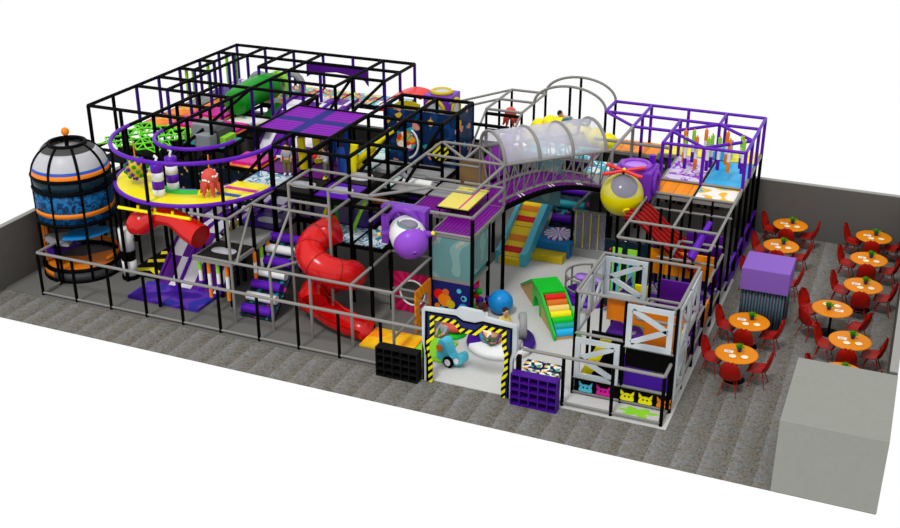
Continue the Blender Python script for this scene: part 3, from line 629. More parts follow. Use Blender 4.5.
# ================================================================ green tube slide + rings
t=None
def smoothp(P,n=3):
    out=[]
    for k in range(len(P)-1):
        p0=P[max(k-1,0)];p1=P[k];p2=P[k+1];p3=P[min(k+2,len(P)-1)]
        for q in range(n):
            u=q/n; out.append(tuple(.5*((2*p1[c])+(-p0[c]+p2[c])*u+(2*p0[c]-5*p1[c]+4*p2[c]-p3[c])*u*u+(-p0[c]+3*p1[c]-3*p2[c]+p3[c])*u**3) for c in range(len(p0))))
    out.append(tuple(P[-1])); return out
t=T('green_tube_slide','fat green tube slide curling through the rear left bays','tube slide',W(1.9,7,2))
pth=smoothp([W(1.12,6.85,3.62),W(1.13,6.95,3.62),W(1.15,7.2,3.64),W(1.15,7.7,3.7),W(1.2,8.2,3.74),W(1.3,8.6,3.74),W(1.42,8.85,3.72),W(1.5,8.95,3.7)],3)
MB().tube(pth,[.08,.2,.3,.37,.42,.45]+[.47]*(len(pth)-12)+[.45,.42,.37,.3,.2,.08],20).build('upper_tube','green',t)
MB().tube([W(1.7,8.6,2.9),W(1.6,8.1,2.65),W(1.7,7.4,2.5)],.36,16).build('lower_tube','dark_green',t)
MB().tube([W(2.3,7.4,2.3),W(2.35,6.8,2.2),W(2.4,6.3,2.1)],.3,16).build('lower_tube','green',t)
MB().tube([W(2.3,5.6,1.2),W(2.3,4.9,1.0),W(2.2,4.0,.7)],.4,16).build('lower_tube','dark_green',t)
for k,(c_,x,lb) in enumerate((('grey_block',.6,'grey ring behind the green tube slide, on the left'),('lime',1.1,'lime ring panel right of the green tube slide'),('grey_deck',1.45,'pale grey ring behind the lime ring panel'))):
    cc=W(x,9.3+.2*k,Z3+.35); one('tunnel_ring',MB().tube([cc+Vector((.4*math.cos(2*PI*q/24),0,.4*math.sin(2*PI*q/24))) for q in range(24)],.13,8,closed=True),c_,lb,'tunnel ring')
# purple banner
a=N(2,9);x1=N(4,9).x; P=[(0,.0),(0,-.5),(.12,-.42),(.5,-.3),(1.2,-.22),(1.9,-.3),(2.3,-.42),(x1-a.x,-.6),(x1-a.x,0)]
one('arch_banner',MB().prism(P,(0,.05,0),(a.x,a.y-.02,ZT-.03)),'purple_wall','purple arched banner hung under the rear roof beam','banner')
# ================================================================ long wave slide
t=T('wave_slide','long wavy purple and white check slide from the rear bays to the galaxy mat','slide',(3.75,7,0))
prof=[(1.5,.04),(1.75,.18),(2.1,.55),(2.5,.95),(2.9,1.18),(3.3,1.27),(4.2,1.28),(5.0,1.32),(5.5,1.45),(6.0,1.85),(6.5,2.42),(7.0,2.85),(7.6,3.2),(8.2,3.4),(9.0,3.45)]
def smoothp(P,n=3):
    out=[]
    for k in range(len(P)-1):
        p0=P[max(k-1,0)];p1=P[k];p2=P[k+1];p3=P[min(k+2,len(P)-1)]
        for q in range(n):
            u=q/n; out.append(tuple(.5*((2*p1[c])+(-p0[c]+p2[c])*u+(2*p0[c]-5*p1[c]+4*p2[c]-p3[c])*u*u+(-p0[c]+3*p1[c]-3*p2[c]+p3[c])*u**3) for c in range(len(p0))))
    out.append(tuple(P[-1])); return out
pr=smoothp([(y*G,z) for y,z in prof],3)
xa,xb=2.6,4.85
MB().prism(pr+[(pr[-1][0],pr[-1][1]-.1)]+[(y,max(.0,z-.12)) for y,z in reversed(pr[:-1])],(xb-xa,0,0),(xa,0,0),(0,1,0),(0,0,1)).build('slide_bed','slide_check',t)
for k in range(4):
    x=xa+(xb-xa)*k/3; MB().tube([(x,y,z+.04) for y,z in pr],.055,8).build('lane_divider','purple_bright' if k in(1,2) else 'purple_wall',t)
gm=MB().box(W(1.98,.62,.022),W(3.95,1.5,.12)); one('landing_mat',gm,'galaxy','purple galaxy print mat at the foot of the wave slide','mat',bevel=.015)
for sgn in (0,):
    cm=one('chevron_mat',MB().box(W(1.15,1.75,.022),W(2.05,4.1,.1)),'black','black mat with yellow chevrons left of the wave slide','mat')
    a=W(1.15,1.75); Wd=.9*G
    for k in range(4):
        y0=a.y+.2+k*.68; MB().ribbon([(a.x+.08,y0),(a.x+Wd*.5,y0+.25),(a.x+Wd-.1,y0)],.22,(0,0,.005),(0,0,.101),(1,0,0),(0,1,0)).build('chevron','yellow',cm)
# ================================================================ roller ramps
def roller_ramp(label,x0,x1,p0,p1,n,cols,first_top=True):
    t=T('roller_ramp',label,'roller ramp',((x0+x1)/2,p0[0],p0[1]))
    d=Vector((0,p1[0]-p0[0],p1[1]-p0[1])); nn=Vector((0,-d.z,d.y)).normalized()
    b0=Vector((x0,p0[0],p0[1])); pl=[b0,b0+d,b0+d-nn*.08,b0-nn*.08]; pl=[(v.y,v.z) for v in pl]
    MB().prism(pl,(x1-x0,0,0),(x0,0,0),(0,1,0),(0,0,1)).build('ramp_board','roller_base',t)
    for k in range(n):
        c=b0+d*((k+.5)/n)+nn*.12; MB().tube([(x0+.08,c.y,c.z),(x1-.08,c.y,c.z)],.13,12).build('roller',cols[k%2],t)
    return t
roller_ramp('steep ramp of purple and white foam rollers behind the front railing',W(4.95,0).x,W(5.85,0).x,(.85*G,.08),(2.55*G,1.8),7,('purple_bright','white'))
roller_ramp('ramp of purple and white rollers below the blue space mural',W(7.1,0).x,W(8.0,0).x,(3.6*G,1.5),(5.4*G,2.66),5,('white','purple_bright'))
roller_ramp('row of orange rollers beneath the grey frame in the centre',W(6.3,0).x,W(7.3,0).x,(4.7*G,1.85),(6.3*G,2.2),3,('orange','orange'))
roller_ramp('purple and teal roller stair behind the pinwheel mat',W(10.1,0).x,W(11.0,0).x,(7.9*G,.5),(9.6*G,2.2),5,('purple_bright','teal'))
# ================================================================ centre pads around orange slide
t=T('lane_slide','yellow, orange and red striped slide between light blue walls under the bridge','slide',(11.85,8.4,0))
pr=smoothp([(7.25,.22),(7.6,.3),(8.4,.72),(9.2,1.1),(9.9,1.45),(10.3,1.55)],3)
MB().prism(pr+[(y,max(0.02,z-.25)) for y,z in reversed(pr)],(.68,0,0),(11.5,0,0),(0,1,0),(0,0,1)).build('slide_bed','slide_lane_stripes',t)
for x in (11.38,12.18): MB().prism([(y,z+.22) for y,z in pr]+[(y,max(.02,z-.3)) for y,z in reversed(pr)],(.12 if x<12 else .2,0,0),(x,0,0),(0,1,0),(0,0,1)).build('side_wall','light_blue',t)
one('pinwheel_mat',MB().lathe([(.001,0),(.48,0),(.48,.06),(.001,.06)],W(10.55,7.4,.5),32).flat(),'pinwheel','round red, blue and white pinwheel disc on the blue step','mat')
one('foam_step',MB().box(W(10.1,6.85,.022),W(11.0,7.88,.495)),'blue_mat','blue foam step block under the pinwheel disc','foam step',bevel=.02)
one('foam_step',MB().box(W(10.0,6.45,.022),W(10.95,6.84,.25)),'dark_yellow','yellow foam step block in front of the blue one','foam step',bevel=.02)
t=T('mesh_fence','translucent grey mesh fence with yellow stripes behind the toddler area','fence',W(11.45,7.2,.02))
MB().box(W(11.0,7.2,.3),W(11.9,7.22,1.5)).build('mesh','mesh',t)
for k in range(5): MB().tube([W(11.05+.2*k,7.17,.3),W(11.05+.2*k,7.17,1.5)],.018,6).build('stripe','yellow',t)
MB().tube([W(10.95,7.2,1.52),W(11.95,7.2,1.52)],.045,8).build('top_rail',GR,t); MB().tube([W(10.95,7.2,1.52),W(11.0,8.6,1.52)],.045,8).build('top_rail',GR,t)
for x in (10.95,11.95): MB().tube([W(x,7.2,.02),W(x,7.2,1.52)],.05,8).build('post','black',t)
MB().box(W(11,7.12,.02),W(11.9,7.25,.3)).build('kick_pad','grey_deck',t)
# walls in the centre
def panel(a,b_,m_,label,name='wall_panel',cat='panel',th=.05,axis='y'):
    mb=MB().box(a,(b_[0],b_[1]+(th if axis=='y' else 0),b_[2]) if axis=='y' else (b_[0]+th,b_[1],b_[2])); return one(name,mb,m_,label,cat)
def holed(o,w,h,cx,cz,r,ax,d,m_,label,rim='white',name='crawl_panel'):
    t=T(name,label,'panel',o); n=32; sq=[]
    for k in range(n):
        q=2*PI*k/n; c,s=math.cos(q),math.sin(q); f=min((w-cx if c>0 else cx)/abs(c) if abs(c)>1e-6 else 9,(h-cz if s>0 else cz)/abs(s) if abs(s)>1e-6 else 9); sq.append((cx+c*f,cz+s*f))
    for cnr in ((0,0),(w,0),(w,h),(0,h)):
        k=min(range(n),key=lambda k:(sq[k][0]-cnr[0])**2+(sq[k][1]-cnr[1])**2); sq[k]=cnr
    ci=[(cx+r*math.cos(2*PI*k/n),cz+r*math.sin(2*PI*k/n)) for k in range(n)]; mb=MB()
    for k in range(n): q=(k+1)%n; mb.prism([sq[k],ci[k],ci[q],sq[q]],d,o,ax)
    mb.build('board',m_,t); ax=Vector(ax)
    MB().tube([Vector(o)+ax*c[0]+Vector((0,0,c[1])) for c in ci],.03,6,closed=True).build('hole_rim',rim,t); return t
radial_mat('burst_pink2',0,0,1,[(0,'c01c58')]) if False else None
holed(N(8,2,.03)+Vector((.05,.0,0)),1.1,1.2,.6,.62,.38,(1,0,0),(0,.05,0),'burst_pink','pink starburst panel with a round crawl hole, left of the blue wall','white')
holed(W(9.04,1.62,.03),1.02,1.25,.55,.65,.34,(0,1,0),(.05,0,0),'burst_orange','orange starburst panel with a round crawl hole beside the entrance gate','grey_block')
one('circle_mural',MB().box(N(9,2,.03)+Vector((.05,-.02,0)),N(10,2,1.22)+Vector((-.05,.03,0))),'navy','dark blue wall panel with orange and blue circles by the blue ball','panel')
cm_=[o for o in bpy.data.objects if o.name=='circle_mural'][0]
for k,(u,z,rr_,c_) in enumerate(((.25,.75,.16,'red'),(.42,.6,.2,'orange'),(.6,.5,.13,'dark_yellow'),(.45,.85,.1,'orange_step'),(.85,.95,.07,'light_blue'),(.98,.45,.14,'ball_blue'),(.97,.45,.08,'navy'),(.8,.25,.08,'red'),(.35,.3,.1,'light_blue'),(.2,.4,.08,'orange'),(1.0,.75,.09,'light_blue'),(.98,.75,.05,'navy'))):
    q_=N(9,2,.03)+Vector((u,-.022-.002*k,z)); MB().lathe([(.001,0),(rr_,0),(rr_,.004),(.001,.004)],q_,22,Matrix.Rotation(PI/2,3,'X')).flat().build('painted_circle',c_,cm_)
one('pastel_board',MB().box(N(9,2,1.3)+Vector((.05,-.02,0)),N(10,2,2.5)+Vector((-.05,.03,0))),'pastel_panel','pale teal wall panel above the blue circles wall','panel')
one('pastel_board',MB().box(N(10,2,1.5)+Vector((-.03,.1,0)),N(10,3,2.5)+Vector((.03,-.1,0))),'pastel_panel','pale teal and green wall panel facing the striped slide','panel')
one('space_mural',MB().box(N(6,6,Z2+.03)+Vector((.05,-.03,0)),N(8,6,4.34)+Vector((-.05,.03,0))),'space_mural','tall dark blue mural with planets and comets in the middle bays','mural')
one('space_mural',MB().box(N(8,6,Z2+.03)+Vector((-.03,.05,0)),N(8,7,4.34)+Vector((.03,-.05,0))),'space_mural','narrow side piece of the dark blue planet mural','mural')
t=T('porthole_tunnel','yellow and black striped caterpillar tunnel mouth on the planet mural','tunnel',N(7.5,6,3))
cc=N(7.55,6,3.15)+Vector((0,-.08,0)); MB().tube([cc+Vector((.34*math.cos(2*PI*q/28),0,.36*math.sin(2*PI*q/28))) for q in range(28)],.06,8,closed=True).build('rim','black',t)
MB().lathe([(.001,0),(.3,0),(.3,.02),(.001,.02)],cc+Vector((0,.03,0)),24,Matrix.Rotation(PI/2,3,'X')).flat().build('mouth','hazard',t)
cc=N(6.6,6,3.35)+Vector((0,-.08,0)); t2=T('planet_disc','round planet decoration with red, yellow and purple quarters on the mural','decoration',cc)
MB().lathe([(.001,0),(.33,0),(.33,.03),(.001,.03)],cc,28,Matrix.Rotation(PI/2,3,'X')).flat().build('disc','toy_patch',t2); MB().tube([cc+Vector((.42*math.cos(q),-.04,.5*math.sin(q)-.05)) for q in [(-1.3+2.4*k/16) for k in range(17)]],.035,8).build('ring','white',t2)
one('batten_board',MB().box(N(8.3,5.4,2.0),N(9,5.45,3.3)),'plank','brown batten wall left of the clear bridge tunnel','panel')
P=[(0,0),(.95,0),(1.1,1.95),(.72,1.8),(.1,.9)]
one('climbing_board',MB().prism(P,(0,.06,0),N(8.75,5.6,2.3)),'lilac_mag','pink purple leaning panel at the left mouth of the bridge tunnel','panel') if PAL.setdefault('lilac_mag',('8c34b0',.4)) else 0
one('teal_panel',MB().box(N(9.75,6.0,1.9),N(10.75,6.05,3.4)),'pastel_panel','dusty teal panel behind the bridge netting','panel')
# leaning bars behind spiral
for k,(x,c_,q,nm) in enumerate(((5.85,'yellow',.25,'yellow'),(6.15,'orange_step',-.2,'orange'),(6.7,'lime',.3,'lime'),(6.3,'green',-.1,'green'))):
    one('leaning_bar',MB().tube([W(x,3.25,Z1+.03),W(x+q,3.35,Z1+.95)],.06,8),c_,nm+' slanted foam bar behind the red spiral slide','foam bar')
t=T('climbing_log','slanted bright yellow climbing beam with foot blocks in the middle bays','climbing beam',(7,5.6,2.7))
A_=Vector((6.75,5.65,2.6));B_=Vector((8.35,6.4,4.2)); dd=(B_-A_)
MB().tube([A_,B_],.11,8).build('beam','yellow',t)
for k in (.3,.55): MB().tube([A_+dd*k+Vector((.12,-.08,-.14)),A_+dd*(k+.14)+Vector((.12,-.08,-.14))],.08,8).build('foot_block','dark_yellow',t)
for k,(x,y,h,c_) in enumerate(((5.1,4.6,.9,'yellow'),(5.35,4.85,1.1,'blue'),(5.0,4.05,1.0,'yellow'),(6.2,4.3,.9,'yellow'),(6.05,4.1,.8,'blue'),(5.75,4.8,1.1,'blue'))):
    one('foam_pillar',MB().tube([W(x,y,Z3+.03),W(x+(.08 if k%2 else -.05),y,Z3+h)],[.13,.12],10),c_,'%s padded pillar under the net roof, %s'%(c_,('behind the standing boy','left of centre','beside the standing boy','near the right edge','near the right edge, in front','right of centre')[k]),'foam pillar','padded pillars under the net roof')
for k,(x,y) in enumerate(((6.35,5.3),(6.7,5.7),(7.1,5.2))):
    one('tilted_roller',MB().tube([W(x,y,Z2+.25),W(x+.35,y-.05,Z2+.02)],.09,10),('grey_block','white','grey_block')[k],'%s tilted foam roller on the teal and white pad, %s'%(('grey','white','grey')[k],('leftmost','in the middle','rightmost')[k]),'roller','tilted rollers on the teal pad')
# purple lookout cube with yellow portholes, red arch
cx0,cy0,cz0=7.3,11.0,3.0
t=T('lookout_cube','purple cube with round yellow windows rising behind the planet mural','play cube',(7.78,11.45,cz0))
MB().box((cx0,cy0,cz0),(cx0+.98,cy0+.95,3.93)).build('box','cube_violet',t,bevel=.03) if PAL.setdefault('cube_violet',('6a28a8',.35)) else 0  # even violet base colour, shared with the helicopter cube
def hoopring(c,n_,r,rr,m_,t,nm='window_rim'):
    n_=Vector(n_).normalized();u=n_.orthogonal().normalized();w_=n_.cross(u); MB().tube([Vector(c)+(u*math.cos(2*PI*k/28)+w_*math.sin(2*PI*k/28))*r for k in range(28)],rr,8,closed=True).build(nm,m_,t)
def discm(c,n_,r,m_,t,nm,th=.02):
    n_=Vector(n_).normalized();R=n_.to_track_quat('Z','Y').to_matrix(); MB().lathe([(.001,0),(r,0),(r,th),(.001,th)],c,24,R).flat().build(nm,m_,t)
for c,n_ in (((cx0+.49,cy0+.47,3.98),(0,0,1)),((cx0+1.0,cy0+.47,3.45),(1,0,0)),((cx0+.45,cy0-.03,3.45),(0,-1,0))): hoopring(c,n_,.32,.07,'dark_yellow',t); discm(c,n_,.28,'lilac_white',t,'window')
t=T('fabric_arch','red and yellow curved canopy left of the purple lookout cube','canopy',(6.4,11.3,3.2))
P=[(5.7+1.55*k/16,3.3+.62*math.sin(PI*(.08+.6*k/16))) for k in range(17)]
MB().prism(P+[(x,z-.05) for x,z in reversed(P)],(0,1.0,0),(0,10.9,0)).build('red_top','red',t)
MB().prism([(6.2,3.3),(7.25,3.3),(7.25,3.62),(6.9,3.72),(6.5,3.66),(6.2,3.5)],(0,.05,0),(0,10.83,0)).build('yellow_valance','dark_yellow',t)
MB().prism([(5.6,3.2),(6.2,3.3),(6.2,3.6),(5.9,3.5)],(0,.05,0),(0,10.83,0)).build('red_valance','red',t)
# ================================================================ round tower
c=(-.13,2.0); R=1.12
t=T('round_tower','round play tower with pale dome roof, orange bands and dark blue wrap','play tower',(c[0],c[1],0))
cc=lambda z:(c[0],c[1],z)
for z in (.05,.4,1.84,2.82,3.2): MB().tube([Vector((c[0]+R*math.cos(2*PI*k/48),c[1]+R*math.sin(2*PI*k/48),z)) for k in range(48)],.06,8,closed=True).build('ring_pipe','black',t)
for k in range(8):
    q=2*PI*k/8+.12; dx,dy=math.cos(q),math.sin(q)
    pts=[Vector((c[0]+R*dx,c[1]+R*dy,z)) for z in (.03,3.2)]
    n=8
    for s in range(1,n+1):
        u=s/n*math.radians(62); pts.append(Vector((c[0]+dx*(R*math.cos(u)),c[1]+dy*R*math.cos(u),3.2+.86*math.sin(u)/math.sin(math.radians(62)))))
    MB().tube(pts,.045,8).build('rib','black',t)
def shell(z0,z1,m_,nm,r=R,a0=0,a1=2*PI,lab=None): MB().lathe([(r,z0),(r+.012,z0),(r+.012,z1),(r,z1),(r,z0)],cc(0),64,None,a0,a1).build(nm,m_,t,lab)
shell(1.86,2.8,'tower_blue','blue_wrap'); shell(2.08,2.22,'tower_orange','orange_stripe',R+.014); shell(2.88,3.18,'tower_glass','window_band')
shell(.08,.38,'dark_block','base_wall'); shell(.14,.32,'tower_orange','base_stripe',R+.013,PI*.9,PI*1.45); shell(.5,.66,'tower_orange','rail_band',R-.03,-.2,PI*.9)
prof=[(R*math.cos(math.radians(62)*k/12),3.2+.86*math.sin(math.radians(62)*k/12)/math.sin(math.radians(62))) for k in range(13)]
def domeband(k0,k1,m_,nm,ex): 
    P=prof[k0:k1+1]; MB().lathe([(r+ex,z+ex*.5) for r,z in P]+[(r-.01,z-.01) for r,z in reversed(P)]+[(P[0][0]+ex,P[0][1]+ex*.5)],cc(0),64).build(nm,m_,t)
domeband(0,2,'tower_orange','orange_band',.012);domeband(2,3,'blue','blue_band',.012);domeband(3,9,'dome_grey','dome',.0);domeband(9,12,'dome_dark','dome_collar',.006)
rt_=prof[-1][0]
MB().tube([Vector((c[0]+rt_*math.cos(2*PI*k/40),c[1]+rt_*math.sin(2*PI*k/40),4.06)) for k in range(40)],.06,8,closed=True).build('top_ring','black',t)
MB().lathe([(.001,3.9),(rt_-.02,3.9),(rt_-.02,3.92),(.001,3.92)],cc(0),40).build('skylight','dome_grey',t)
MB().tube([cc(3.9),cc(4.3)],.06,8).build('mast','black',t); MB().sph(cc(4.4),.12,16,10).build('mast_ball','orange',t)
def quad(a0,a1,z,m_,lab,r1=R-.08):
    P=[(c[0],c[1])]+[(c[0]+r1*math.cos(math.radians(a0+(a1-a0)*k/14)),c[1]+r1*math.sin(math.radians(a0+(a1-a0)*k/14))) for k in range(15)]
    MB().prism(P,(0,0,.06),(0,0,z),(1,0,0),(0,1,0)).build('step_deck',m_,t,lab)
quad(205,415,.36,'tower_orange','orange floor step'); quad(170,262,.8,'purple_deck','purple step'); quad(215,292,1.18,'grey_deck','grey step'); quad(284,374,1.4,'blue_step','light blue top step',R-.02)
quad(55,205,.28,'dark_block','dark grey floor step')
for q in (200,212,224): p=(c[0]+(R-.1)*math.cos(math.radians(q)),c[1]+(R-.1)*math.sin(math.radians(q))); MB().tube([(*p,.45),(*p,1.7)],.05,8).build('foam_pole','tower_orange' if q!=212 else 'white',t)
# bollard

p=(1.62,1.98,0.02); t=T('foam_column','white foam column with a black middle band right of the tower','foam column',p)
MB().lathe([(.001,0),(.26,0),(.26,.12),(.001,.12)],p,24).build('base','black',t)
for z0,z1,m_ in ((.12,.6,'white'),(.6,.92,'black'),(.92,1.6,'white')): MB().lathe([(.001,z0),(.21,z0),(.22,z1),(.001,z1)],p,24).build('band',m_,t)
# red short tube slide
t=T('red_tube_slide','short red tube slide under the yellow walkway, open mouth to the right','tube slide',(3.9,1,2))
pts=smoothp([(2.6,1.15,2.32),(2.85,1.1,2.32),(3.2,1.05,2.45),(3.7,1.0,2.72),(4.2,.98,2.72),(4.7,.9,2.52),(5.15,.8,2.4)],3)
MB().tube(pts,[.1,.27,.35]+[.34]*3+[.27]*6+[.27,.29,.31,.33]+[.345]*(len(pts)-16),20,caps=False).build('tube','red_slide',t)
MB().tube([Vector(pts[-1])+Vector((-.05,0,0)),Vector(pts[-1])+Vector((-.03,-.004,-.004))],.33,20).build('mouth','dark_red',t)  # dark red disc paints the shade inside the open tube end
b_=MB()
for q in ((2.98,.9,2.12),(4.55,.8,2.2),(3.1,.85,2.6)): b_.sph(q,.05,8,6)
b_.build('bolts','lilac_white',t)
t=T('yellow_rail','bright yellow hanging rail with three studs above the short red tube','rail',(3.7,.8,2.87))
MB().tube([(2.47,.8,2.86),(4.87,.8,2.88)],.05,8).build('bar','yellow',t)
for x in (3.15,3.72,4.3): MB().tube([(x,.8,2.86),(x,.8,3.02)],.04,8).build('stud','yellow',t)
# red spiral slide
t=T('spiral_slide','big glossy red spiral tube slide in the grey frame at the front','tube slide',(8.84,2,0))
cx,cy=8.52,2.0; pts=[]
for k in range(49):
    u=k/48; a=math.radians(100+u*535); z=2.5-2.2*u; r=.56
    pts.append(Vector((cx+r*math.cos(a),cy+r*math.sin(a),z)))
n1=44
MB().tube(pts[:n1],.41,24).build('tube','red_slide',t)
for k in (4,9,14,19,24,29,34,39):
    d=(pts[k+1]-pts[k-1]).normalized(); u=d.orthogonal().normalized();w_=d.cross(u); MB().tube([pts[k]+(u*math.cos(2*PI*q/28)+w_*math.sin(2*PI*q/28))*.412 for q in range(28)],.014,6,closed=True).build('seam','dark_red',t)
# open trough exit
ex=pts[n1-3:]; ex=ex[:4]; last=ex[-1]; ext=[ex[0],ex[2],Vector((8.9,1.38,.34)),Vector((9.4,1.28,.26)),Vector((9.95,1.25,.2))]
tr=MB(); n=14; vs=[]
for k,pp_ in enumerate(ext):
    d=(ext[min(k+1,len(ext)-1)]-ext[max(k-1,0)]).normalized(); side=d.cross(Vector((0,0,1))).normalized(); upv=side.cross(d); rr=.42
    for lay in (1,.9):
        for q in range(n+1): 
            a=math.radians(165+(210)*q/n); vs.append(pp_+side*math.cos(a)*rr*lay+upv*math.sin(a)*rr*lay*.8+Vector((0,0,.12)))
L=2*(n+1); fs=[]
for k in range(len(ext)-1):
    for q in range(n): fs.append((k*L+q,k*L+q+1,(k+1)*L+q+1,(k+1)*L+q)); fs.append((k*L+n+1+q,(k+1)*L+n+1+q,(k+1)*L+n+2+q,k*L+n+2+q))
    for q in (0,n): fs.append((k*L+q,(k+1)*L+q,(k+1)*L+n+1+q,k*L+n+1+q))
for k in (0,len(ext)-1):
    for q in range(n): fs.append((k*L+q,k*L+q+1,k*L+n+2+q,k*L+n+1+q))
tr.add(vs,fs,True); tr.build('exit_trough','red_slide',t)
one('landing_mat',MB().box(W(8.15,.62,.022),W(9.35,1.5,.09)),'sunrise','yellow and orange sunrise mat at the exit of the spiral slide','mat',bevel=.01)
one('landing_mat',MB().box(W(9.37,.62,.022),W(10.12,1.55,.09)),'lime','lime green mat between the sunrise mat and the entrance gate','mat',bevel=.01)
# hanging foam tubes under front deck
def foam_tube(p,h,cols,label,group,r=.055,tilt=(0,0)):
    t=T('hanging_foam_tube',label,'hanging tube',p,group); n=len(cols)
    for k,c_ in enumerate(cols):
        a=Vector(p)+Vector((tilt[0],tilt[1],0))*(k/n)+Vector((0,0,h*k/n)); b_=Vector(p)+Vector((tilt[0],tilt[1],0))*((k+1)/n)+Vector((0,0,h*(k+1)/n)); MB().tube([a,b_],r,10).build('segment',c_,t)
    MB().tube([Vector(p)+Vector((tilt[0],tilt[1],h)),Vector(p)+Vector((tilt[0],tilt[1],h+.06))],.02,6).build('cord','orange',t)
wd=('first','second','third','fourth','fifth','sixth')
for k in range(4): foam_tube(W(4.12+.24*k,.66,.6 if k%2 else .75),1.1-(.0 if k%2 else .15),(('orange','white','orange') if k%2 else ('purple_bright','white','lime')) if k else ('purple_bright','white','lime'),'%s foam tube from the left under the black window deck'%wd[k],'tubes under the front deck')
for k in range(4): foam_tube(W(5.05,1.5+.3*k,.75),.95,(('purple_bright','white','lime') if k%2 else ('orange','white','orange')),'%s foam tube in the row under the pale grey deck edge'%wd[k],'tubes under the grey deck')
for k in range(5): foam_tube(W(1.5+.22*k,3.2,.9),1.1,(('purple_bright','white') if k%2 else ('orange','white')),'%s foam tube hanging in the shade behind the chevron mat'%wd[k],'tubes behind the chevron mat')
cg=W(13.85,8.0)
for k in range(7):
    a=2*PI*k/7+.3; p=Vector((cg.x-.12+.42*math.cos(a),cg.y+.42+.42*math.sin(a),2.95+.06*(k%2)))
    foam_tube(p,1.02,((('purple_bright','white','lime'),('orange','white','orange'))[k%2]),'%s foam tube of the left ring hanging under the purple diamond'%('first','second','third','fourth','fifth','sixth','seventh')[k],'left ring of hanging tubes',tilt=(0,0))
cg=W(14.5,8.05)
for k in range(5):
    a=2*PI*k/5+.9; p=Vector((cg.x+.38*math.cos(a)+.1,cg.y+.42+.38*math.sin(a),2.95+.06*(k%2)))
    foam_tube(p,1.02,((('purple_bright','white','lime'),('orange','white','orange'))[k%2]),'%s foam tube of the right ring hanging under the purple diamond'%wd[k],'right ring of hanging tubes',tilt=(0,0))
one('cyan_wedge',MB().prism([(0,0),(.9,0),(.9,.55)],(0,.5,0),N(13.6,9,2.76)),'cyan','cyan foam wedge at the back between the tube rings','foam wedge')
# ================================================================ rocket
t=T('rocket_capsule','purple and white rocket capsule leaning out of the grey frame','play capsule',(10.3,3,2))
MB().box((9.5,3.15,2.0),(10.85,3.55,3.15)).build('mount_box','rocket_purple',t,bevel=.03)
hoopring((10.2,3.13,2.68),(0,-1,0),.45,.1,'rocket_purple',t,'mount_ring')
A_=Vector((10.2,3.2,2.6)); ax=Vector((.62,-.72,-.36)).normalized(); Rm=ax.to_track_quat('Z','Y').to_matrix()
MB().lathe([(.001,0),(.43,0),(.5,.25),(.5,.5),(.47,.62)],A_,28,Rm).build('white_body','white',t)
MB().lathe([(.47,.6)]+[(.49*math.cos(PI/2*k/8),.66+.42*math.sin(PI/2*k/8)) for k in range(9)]+[(.001,1.08)],A_,28,Rm).build('purple_nose','lilac_nose',t) if PAL.setdefault('lilac_nose',('8c48c4',.3)) else 0
wv=A_+ax*.42+Vector((.06,-.12,.42)); MB().sph(wv,.22,18,10,(1.25,.9,.55)).build('canopy','lens',t); MB().tube([wv+Vector((.3*math.cos(2*PI*k/24),.2*math.sin(2*PI*k/24),-.04-.06*math.cos(2*PI*k/24))) for k in range(24)],.035,8,closed=True).build('canopy_rim','teal_rim',t) if PAL.setdefault('teal_rim',('5c8484',.4)) else 0
MB().tube([A_+Vector((-.35,-.05,.55)),A_+Vector((0,-.15,.3))],.025,6).build('antenna','rocket_purple',t)
for s_,e in ((1,Vector((.62,-.05,.22))),(-1,Vector((-.62,-.35,-.12)))):
    r0=A_+ax*.35+Vector((.38*s_,0,0.05)); MB().tube([r0,r0+e*.55],[.17,.07],8).build('fin','rocket_purple',t); MB().sph(r0+e*.62,.06,10,8).build('fin_tip','yellow',t)
# ================================================================ yellow board
t=T('slanted_board','pale yellow board with a purple stripe lying above the magenta deck','board',W(9.1,4.4,3.0))
MB().box(W(8.82,3.45,2.9),W(9.57,4.8,2.94)).build('board','yellow_mat',t); MB().box(W(9.33,3.45,2.941),W(9.37,4.8,2.948)).build('stripe','magenta',t)
MB().tube([W(8.8,3.42,2.9),W(9.6,3.42,2.9)],.03,6).build('front_pipe','black',t)
for x in (8.85,9.55):
    for y in (3.5,4.75): MB().tube([W(x,y,2.64),W(x,y,2.9)],.025,6).build('foot','black',t)
